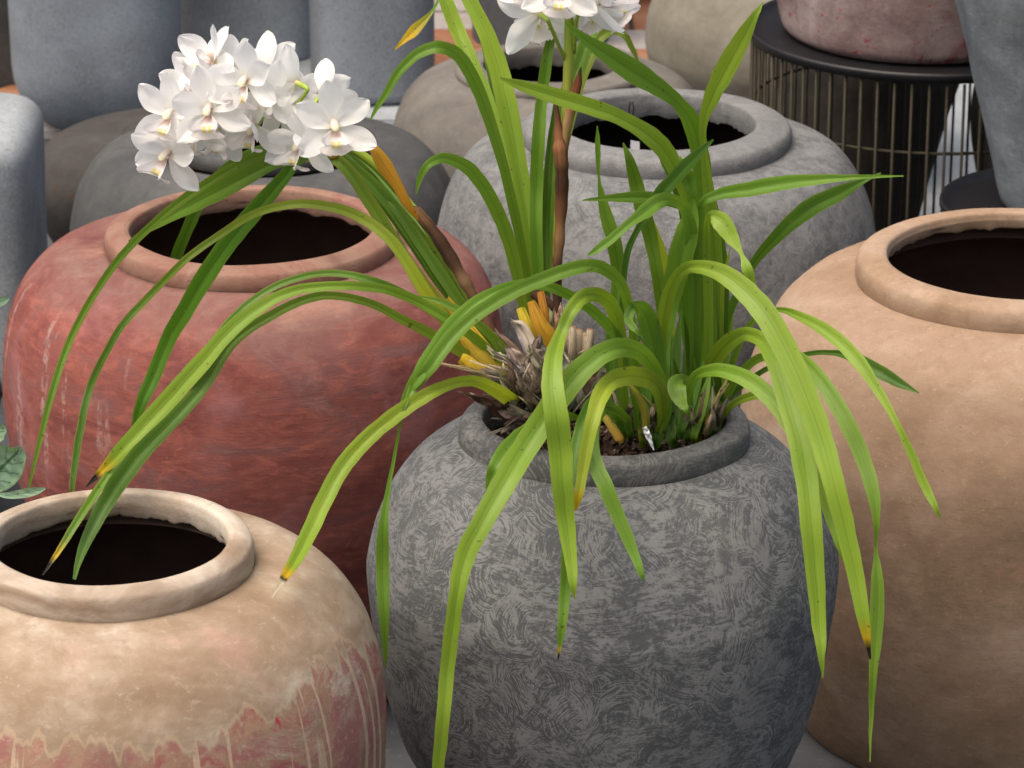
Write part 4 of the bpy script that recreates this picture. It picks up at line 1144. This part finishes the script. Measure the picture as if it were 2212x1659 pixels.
# ------------------------------------------------------------------ flower stems
def stem(name, pts, rads, cols, par, mat=None, n=8, seg=12, rough=0.):
    raw = [tuple(at(*p)) + (r,) + tuple(c) for p, r, c in zip(pts, rads, cols)]
    s_ = spline(raw, n)
    P = [Vector(q[:3]) for q in s_]
    Rr = [max(.0004, q[3] * (1 + rough * .5 * noise.noise(Vector((i * .23, 0, 1))))) for i, q in enumerate(s_)]
    Cc = [tuple(max(0, x) for x in q[4:7]) for q in s_]
    return part(tube(name, P, Rr, mat or M['stem'], None, seg, Cc), par)


GS = (.26, .38, .04)
stem('flower_stem', [(1120, 850, 3.13), (1050, 715, 3.14), (985, 595, 3.15), (925, 495, 3.16), (875, 430, 3.17), (810, 357, 3.17), (745, 312, 3.17), (690, 285, 3.17), (625, 256, 3.18), (560, 222, 3.18), (495, 235, 3.18), (450, 285, 3.17)],
     [.004, .004, .004, .004, .004, .0042, .004, .0034, .003, .0027, .0022, .0016], [GS] * 12, A)
stem('brown_sheath', [(1085, 760, 3.11), (1055, 705, 3.12), (1030, 655, 3.13), (1005, 610, 3.135), (975, 560, 3.14), (940, 505, 3.145), (905, 462, 3.15), (890, 448, 3.155)],
     [.003, .0052, .0045, .0052, .0062, .0056, .0050, .002], [BRN, (.12, .05, .02), BRN, (.22, .12, .06), (.07, .03, .012), BRN, (.20, .10, .04), BRN], A, M['dry'], rough=.5)
part(blade('yellow_bract', [(905, 475, 3.145, 8), (880, 440, 3.14, 20), (858, 400, 3.14, 24), (832, 360, 3.14, 34), (810, 325, 3.14, 22), (791, 294, 3.145, 3)],
           lambda t, q: lerp((.58, .26, .02), (.66, .36, .04), t), A, M['leaf'], mode='tube', tilt=.1), A)
part(blade('bract', [(745, 318, 3.15, 6), (725, 336, 3.15, 14), (700, 340, 3.15, 12), (660, 350, 3.15, 2)], lambda t, q: lerp((.35, .20, .03), (.25, .3, .03), t), A, M['leaf'], mode='tube'), A)
stem('flower_stem', [(1205, 760, 3.13), (1204, 600, 3.14), (1208, 450, 3.15), (1215, 350, 3.155), (1224, 240, 3.155), (1228, 130, 3.15), (1229, 40, 3.15), (1226, -30, 3.15), (1220, -80, 3.15)],
     [.004, .0045, .0045, .0045, .0046, .0046, .004, .0035, .003], [GS, GS, GS, GS, (.42, .46, .09), (.38, .46, .07), GS, GS, GS], A)
stem('brown_sheath', [(1204, 690, 3.125), (1204, 640, 3.13), (1203, 580, 3.13), (1208, 520, 3.135), (1212, 450, 3.14), (1214, 380, 3.14), (1211, 330, 3.14), (1207, 285, 3.145), (1201, 214, 3.15)],
     [.0035, .0046, .0042, .0046, .0056, .0062, .0066, .0046, .0006], [(.06, .02, .012), BRN, (.10, .035, .015), (.25, .13, .05), (.18, .07, .025), BRN, (.3, .13, .05), (.25, .1, .04), BRN], A, M['dry'], rough=.5)
stem('brown_sheath', [(1222, 320, 3.143), (1226, 270, 3.14), (1236, 225, 3.14), (1248, 180, 3.14), (1255, 145, 3.14)], [.0025, .0045, .0046, .0036, .0005],
     [(.4, .24, .1), (.45, .3, .12), (.32, .14, .05), (.26, .08, .03), BRN], A, M['dry'], rough=.3)


# ------------------------------------------------------------------ flowers
def petal_mesh(name, L_, W_, bend, cup, seed, tipn=2.2, rag=0., pink=.0, nl=14, nw=8):
    """petal lying along +Y from the centre, face to +Z"""
    vs, fs, uvs, cc = [], [], [], []
    r = random.Random(seed)
    sk = r.uniform(-.10, .10)
    for i in range(nl + 1):
        t = i / nl
        w_ = W_ * .5 * (max(0, math.sin(math.pi * min(1, (t * .95 + .05) ** 1.05))) ** .58) * (.66 + .34 * min(1, t * 1.9))
        w_ = max(w_, W_ * .10 * (1 - t))
        if i == nl: w_ = W_ * .05
        a = bend * t
        y = L_ * (math.sin(a) / bend if abs(bend) > .01 else t)
        z = L_ * ((1 - math.cos(a)) / bend if abs(bend) > .01 else 0)
        for k in range(nw + 1):
            q = -1 + 2 * k / nw
            x = q * w_ + sk * L_ * t * t
            zz = z + cup * (q * q) * w_ - .05 * W_ * math.exp(-(q * 5) ** 2) * (1 - t)
            zz += noise.noise(Vector((q * 1.6 + seed, t * 3, seed * 1.7))) * .0035 * t
            vs.append((x, y, zz))
            uvs.append((k / nw, t))
            c = lerp((.91, .91, .80), (.955, .96, .95), min(1, t * 4))
            if pink: c = lerp((.84, .74, .70), c, min(1, t / pink))
            cc.append(c)
    m1 = nw + 1
    for i in range(nl):
        for k in range(nw):
            fs.append((i * m1 + k, i * m1 + k + 1, (i + 1) * m1 + k + 1, (i + 1) * m1 + k))
    return vs, fs, uvs, cc


def make_data(name, tup, mat):
    vs, fs, uvs, cc = tup
    o = mesh_obj(name, vs, fs, mat, uvs=uvs, cols=cc)
    me = o.data
    bpy.data.objects.remove(o)
    return me


def lip_mesh(seed):
    """three lobed lip: trough with upright side lobes, mid lobe curling forward and down. axis -Y, face +Z"""
    vs, fs, uvs, cc = [], [], [], []
    nl, nw = 18, 14
    for i in range(nl + 1):
        t = i / nl
        # centre line: out along -Y/+Z then rolling back under
        y = -(.004 + .020 * t)
        z = .013 * math.sin(t * 2.2) + .002 - max(0, t - .6) ** 1.3 * .036
        if t < .58: w_ = .004 + .0085 * math.sin(t / .58 * math.pi * .8); lift = 1.7
        else:
            q2 = (t - .58) / .42
            w_ = .008 + .007 * math.sin(q2 * math.pi * .85) - .006 * q2 ** 3; lift = 1.2 - 1.5 * q2
        for k in range(nw + 1):
            q = -1 + 2 * k / nw
            rf = .0022 * math.sin(q * 13 + seed) * (abs(q) ** 2) * (1 if t > .5 else .4)
            zz = z + lift * w_ * .8 * abs(q) ** 1.7 + rf
            yy = y + rf * .8
            if .35 < abs(q) < 2 and t < .58: zz += .002
            if t < .62 and abs(q) < .25: zz += .0018 * math.exp(-((abs(q) - .14) * 16) ** 2)
            vs.append((q * w_, yy, zz))
            uvs.append((k / nw, t))
            c = (.92, .90, .88)
            if t > .55 or abs(q) > .6: c = lerp(c, (.85, .76, .80), .4 * max(0, min(1, max((t - .6) / .4, (abs(q) - .6) / .4))))
            if .03 < abs(q) < .30 and .40 < t < .68: c = (.90, .78, .26)
            if t < .30 and abs(q) < .5: c = lerp((.68, .42, .36), c, t / .36)
            cc.append(c)
    m1 = nw + 1
    for i in range(nl):
        for k in range(nw):
            fs.append((i * m1 + k, i * m1 + k + 1, (i + 1) * m1 + k + 1, (i + 1) * m1 + k))
    return vs, fs, uvs, cc


def column_mesh():
    pts = []
    n = 9
    for i in range(n):
        t = i / (n - 1)
        pts.append((Vector((0, .004 - t * .001 - t * t * .006, .001 + .014 * t)), (.0026 + .0012 * t) if t < .85 else .0034 * (1.02 - t) / .17 + .0004))
    vs, fs, uvs, cc = [], [], [], []
    sg = 10
    for i, (p, r) in enumerate(pts):
        for k in range(sg):
            a = 2 * math.pi * k / sg
            vs.append(tuple(p + Vector((math.cos(a) * r, math.sin(a) * r * .8, 0))))
            uvs.append((k / sg, i / n))
            cc.append((.90, .87, .66) if i > 6 else lerp((.80, .66, .60), (.88, .85, .80), i / 7))
    for i in range(n - 1):
        for k in range(sg):
            k2 = (k + 1) % sg
            fs.append((i * sg + k, i * sg + k2, (i + 1) * sg + k2, (i + 1) * sg + k))
    fs.append(tuple((n - 1) * sg + k for k in range(sg)))
    return vs, fs, uvs, cc


VAR = []
for s_ in range(4):
    VAR.append({
        'sepal': make_data('sepal', petal_mesh('s', .039, .0215, (-.35, .5, .15, .8)[s_], .30, s_ + 1.3, pink=.12), M['petal']),
        'petal': make_data('petal', petal_mesh('p', .0365, .022, (.45, .1, .75, .3)[s_], .30, s_ + 7.7, pink=.12), M['petal']),
        'lip': make_data('lip', lip_mesh(s_ * 1.7), M['petal']),
    })
COLM = make_data('column', column_mesh(), M['petal'])


def flower(u, v, y, face, up, scale=1., var=0, open_=.25, stem_to=None, label=None):
    """face, up given as (right, up, toward camera) components"""
    def W(c): return (R_AX * c[0] + U_AX * c[1] - F_AX * c[2]).normalized()
    zf = W(face)
    yf = W(up)
    yf = (yf - zf * yf.dot(zf)).normalized()
    xf = yf.cross(zf)
    c0 = at(u, v, y)
    mat3 = Matrix((xf, yf, zf)).transposed().to_4x4()
    m4 = Matrix.Translation(c0) @ mat3 @ Matrix.Scale(scale, 4)
    # flower root mesh: ovary and stalk running to the spike
    back = c0 - zf * .004
    pts = [c0 + zf * .001, c0 - zf * .006, c0 - zf * .016]
    if stem_to is not None:
        e = at(*stem_to)
        d = (e - pts[-1])
        pts += [pts[-1] + (-zf * .35 + d.normalized() * .65) * min(.010, d.length * .4), e]
    raw = [tuple(p) for p in pts]
    s2 = spline(raw, 6)
    P = [Vector(q) for q in s2]
    nn = len(P)
    rr = [.0022 + .0007 * math.exp(-((i / nn - .25) * 4) ** 2) - .0006 * (i / nn) for i in range(nn)]
    cs = [lerp((.60, .50, .30), (.30, .42, .05), min(1, i / nn * 3)) for i in range(nn)]
    f = tube('flower', P, rr, M['stem'], None, 8, cs)
    part(f, A)
    if label: f['label'] = label
    Vv = VAR[var % 4]
    ro = random.Random(u * 7 + v)
    inv = Matrix.Translation(-A.location)

    def add(name, me, mloc):
        o = bpy.data.objects.new(name, me)
        COL.objects.link(o)
        o.parent = f
        o.matrix_parent_inverse = inv.inverted() @ Matrix.Identity(4) if False else Matrix.Identity(4)
        o.matrix_basis = m4 @ mloc
        return o
    def ring(ang, lift, z=0., sc=1.):
        return Matrix.Rotation(ang, 4, 'Z') @ Matrix.Translation((0, .001, z)) @ Matrix.Rotation(lift, 4, 'X') @ Matrix.Scale(sc, 4)
    j = lambda a: ro.uniform(-a, a)
    for ang in (0, math.radians(122), math.radians(-122)):
        add('sepal', Vv['sepal'], ring(ang + j(.12), open_ * .3 + j(.18), -.001, 1 + j(.06)))
    for ang in (math.radians(62), math.radians(-62)):
        add('petal', Vv['petal'], ring(ang + j(.12), open_ + j(.2), .001, 1 + j(.06)))
    add('lip', Vv['lip'], Matrix.Rotation(j(.08), 4, 'Z') @ Matrix.Scale(1.0, 4))
    add('column', COLM, Matrix.Identity(4))
    return f


FL = [
    # u, v, y, face(right,up,cam), up, scale, var, open, stem
    (366, 332, 3.13, (-.45, -.25, .85), (.35, .9, .1), 1.0, 0, .35, (440, 305, 3.17)),
    (371, 247, 3.13, (-.35, -.15, .95), (.1, 1, .1), .98, 1, .3, (455, 262, 3.17)),
    (453, 238, 3.11, (-.15, -.15, 1), (-.1, 1, .1), 1.05, 2, .25, (500, 236, 3.17)),
    (532, 176, 3.12, (-.30, -.15, .95), (.0, 1, .1), 1.0, 3, .35, (560, 220, 3.17)),
    (462, 133, 3.15, (-.55, .45, .6), (.1, .9, -.3), 1.05, 0, .6, (520, 225, 3.18)),
    (578, 152, 3.17, (.15, .35, -.8), (-.25, 1, .3), .95, 1, .8, (572, 225, 3.18)),
    (640, 178, 3.17, (-.5, .3, -.6), (-.35, .9, .2), .95, 2, .8, (622, 250, 3.18)),
    (697, 205, 3.17, (.25, .35, -.75), (-.1, 1, .3), .95, 3, .8, (665, 272, 3.17)),
    (722, 272, 3.12, (.10, -.10, 1), (-.12, 1, .1), 1.08, 1, .15, (715, 296, 3.17)),
    (655, 308, 3.13, (-.55, -.35, .75), (.1, .9, .3), .95, 2, .6, (690, 285, 3.17)),
    (549, 272, 3.14, (-.35, -.45, .8), (.1, .9, .3), .9, 0, .75, (590, 238, 3.18)),
    (470, 285, 3.155, (.10, -.5, .8), (.3, .9, .3), .85, 3, .6, (500, 236, 3.18)),
    (496, 200, 3.16, (-.3, .1, .9), (.4, .9, 0), 1.0, 2, .5, (540, 222, 3.18)),
    (617, 235, 3.16, (.3, -.3, -.8), (.5, -.3, .3), .9, 1, .7, (612, 250, 3.18)),
    (420, 190, 3.16, (-.5, .2, .7), (-.3, .9, 0), .9, 1, .5, (490, 235, 3.18)),
    (505, 150, 3.165, (-.3, .5, .6), (-.1, 1, -.1), .85, 3, .7, (545, 218, 3.18)),
    (585, 205, 3.15, (-.1, -.2, .9), (.4, .9, .1), .85, 1, .7, (600, 240, 3.18)),
    (425, 285, 3.15, (-.4, -.3, .8), (-.2, .9, .1), .85, 2, .6, (455, 280, 3.17)),
    # upper spike
    (1165, 30, 3.14, (-.35, .35, -.85), (-.2, .9, .4), 1.1, 0, .3, (1222, 133, 3.15)),
    (1212, -22, 3.11, (-.1, -.1, 1), (.1, 1, .1), 1.0, 2, .3, (1226, -10, 3.15)),
    (1262, 18, 3.16, (.25, .3, -.9), (-.3, .9, .3), 1.0, 1, .5, (1240, 55, 3.15)),
    (1292, 8, 3.13, (.75, .35, .1), (.1, .9, .3), 1.1, 3, .2, (1240, 115, 3.15)),
    (1160, -38, 3.14, (-.4, .1, .8), (.1, 1, .1), .95, 3, .4, (1220, -40, 3.15)),
    (1272, -45, 3.14, (.4, .2, .8), (.1, 1, .1), 1.0, 0, .4, (1222, -40, 3.15)),
    (1228, 30, 3.17, (.0, .35, -.9), (.9, .2, .3), .9, 2, .4, (1229, 70, 3.15)),
]
for f in FL:
    flower(*f[:3], f[3], f[4], f[5], f[6], f[7], f[8])

# ------------------------------------------------------------------ potting mix and bits inside the pot
bm = bmesh.new()
r1 = random.Random(3)
for k in range(900):
    a, rr = r1.uniform(0, 2 * math.pi), .118 * math.sqrt(r1.random())
    x, y = rr * math.cos(a), rr * math.sin(a) * .86
    s = r1.uniform(.004, .013)
    mt = Matrix.Translation((.0835 + x, 3.13 + y, .447 + r1.uniform(0, .014))) @ Matrix.Rotation(r1.uniform(0, 6), 4, Vector((r1.uniform(-1, 1), r1.uniform(-1, 1), r1.uniform(-1, 1))).normalized()) @ Matrix.Diagonal((s, s * r1.uniform(.3, .8), s * r1.uniform(.15, .5), 1))
    bmesh.ops.create_cube(bm, size=1, matrix=mt)
me = bpy.data.meshes.new('bark_chips')
bm.to_mesh(me); bm.free()
gmx = NG("bark")
nn = gmx.noise(gmx.obj, 130, 3)
me.materials.append(gmx.done(gmx.ramp(nn, [(.3, (.02, .012, .009)), (.5, (.06, .035, .022)), (.62, (.12, .075, .05)), (.72, (.35, .3, .25))]), .9))
bk = bpy.data.objects.new('bark_chips', me)
COL.objects.link(bk)
tag(bk, 'dark bark chips filling the mouth of the scratched grey pot', 'bark', kind='stuff')
# soil body under the chips
vs = [(.0835, 3.13, .452)]
for k in range(64):
    a = 2 * math.pi * k / 64
    vs.append((.0835 + .125 * math.cos(a), 3.13 + .125 * .86 * math.sin(a), .448))
so = mesh_obj('potting_soil', vs, [(0, k + 1, (k + 1) % 64 + 1) for k in range(64)], mat_flat("soil", (.02, .014, .01), .95, .1))
tag(so, 'dark potting soil under the bark chips', 'soil', kind='stuff')

# crumpled clear wrap
gp = NG("clear_wrap")
gp.b.inputs['Metallic'].default_value = .0
M['wrap'] = gp.done((.75, .78, .8), .12, gp.bump(gp.noise(gp.obj, 90, 3), .8, .004), .9)
for pts, lb in (([(1392, 922, 3.03, 10), (1400, 940, 3.028, 13), (1406, 955, 3.027, 8), (1412, 972, 3.027, 2)], 'shiny strip of crumpled clear wrap at the front lip among the leaves'),):
    o = blade('plastic_wrap', pts, lambda t, q: (.8, .8, .8), None, M['wrap'], wave=1.6, tilt=.2)
    tag(o, lb, 'plastic wrap')


# ------------------------------------------------------------------ sage leaved plant at the left edge
sg = thing('sage_leaved_plant', 'plant with broad pale sage leaves and dark veins at the left edge', 'plant', (-.46, 3.20, 0))
SG = (.20, .33, .225)


def sage(pts, root):
    def cf(t, q):
        c = SG
        side = abs(q)
        ph = (t * 5 - side * 1.6) % 1
        if ph < .09 and side > .08 and side < .85: c = (.045, .12, .075)
        if side < .06: c = (.07, .16, .09)
        if side > .93: c = (.10, .22, .15)
        return c
    o = blade('leaf', pts, cf, None, M['sage'], mode='d', fold=-.25, tilt=0, sub=14, ncs=40, wave=.15)
    part(o, sg)
    e = at(pts[0][0], pts[0][1], pts[0][2])
    part(tube('stalk', [e, (e + root) / 2 + Vector((-.01, 0, .01)), root], .0016, M['stem'], None, 8, [(.15, .25, .1)] * 3), sg)


rt = Vector((-.50, 3.22, 0.0))
sage([(-45, 1062, 3.17, 6), (-30, 1045, 3.165, 60), (-8, 1022, 3.16, 88), (18, 996, 3.155, 84), (36, 978, 3.15, 50), (42, 964, 3.15, 4)], rt)
sage([(-60, 960, 3.2, 6), (-40, 950, 3.2, 34), (-15, 938, 3.2, 44), (5, 932, 3.2, 34), (14, 932, 3.2, 4)], rt)
sage([(-10, 1066, 3.12, 4), (15, 1070, 3.115, 14), (50, 1066, 3.11, 20), (80, 1060, 3.11, 16), (98, 1055, 3.11, 4)], rt)
sage([(-20, 662, 3.3, 4), (-6, 655, 3.3, 18), (8, 649, 3.3, 18), (20, 645, 3.3, 3)], Vector((-.52, 3.30, 0)))
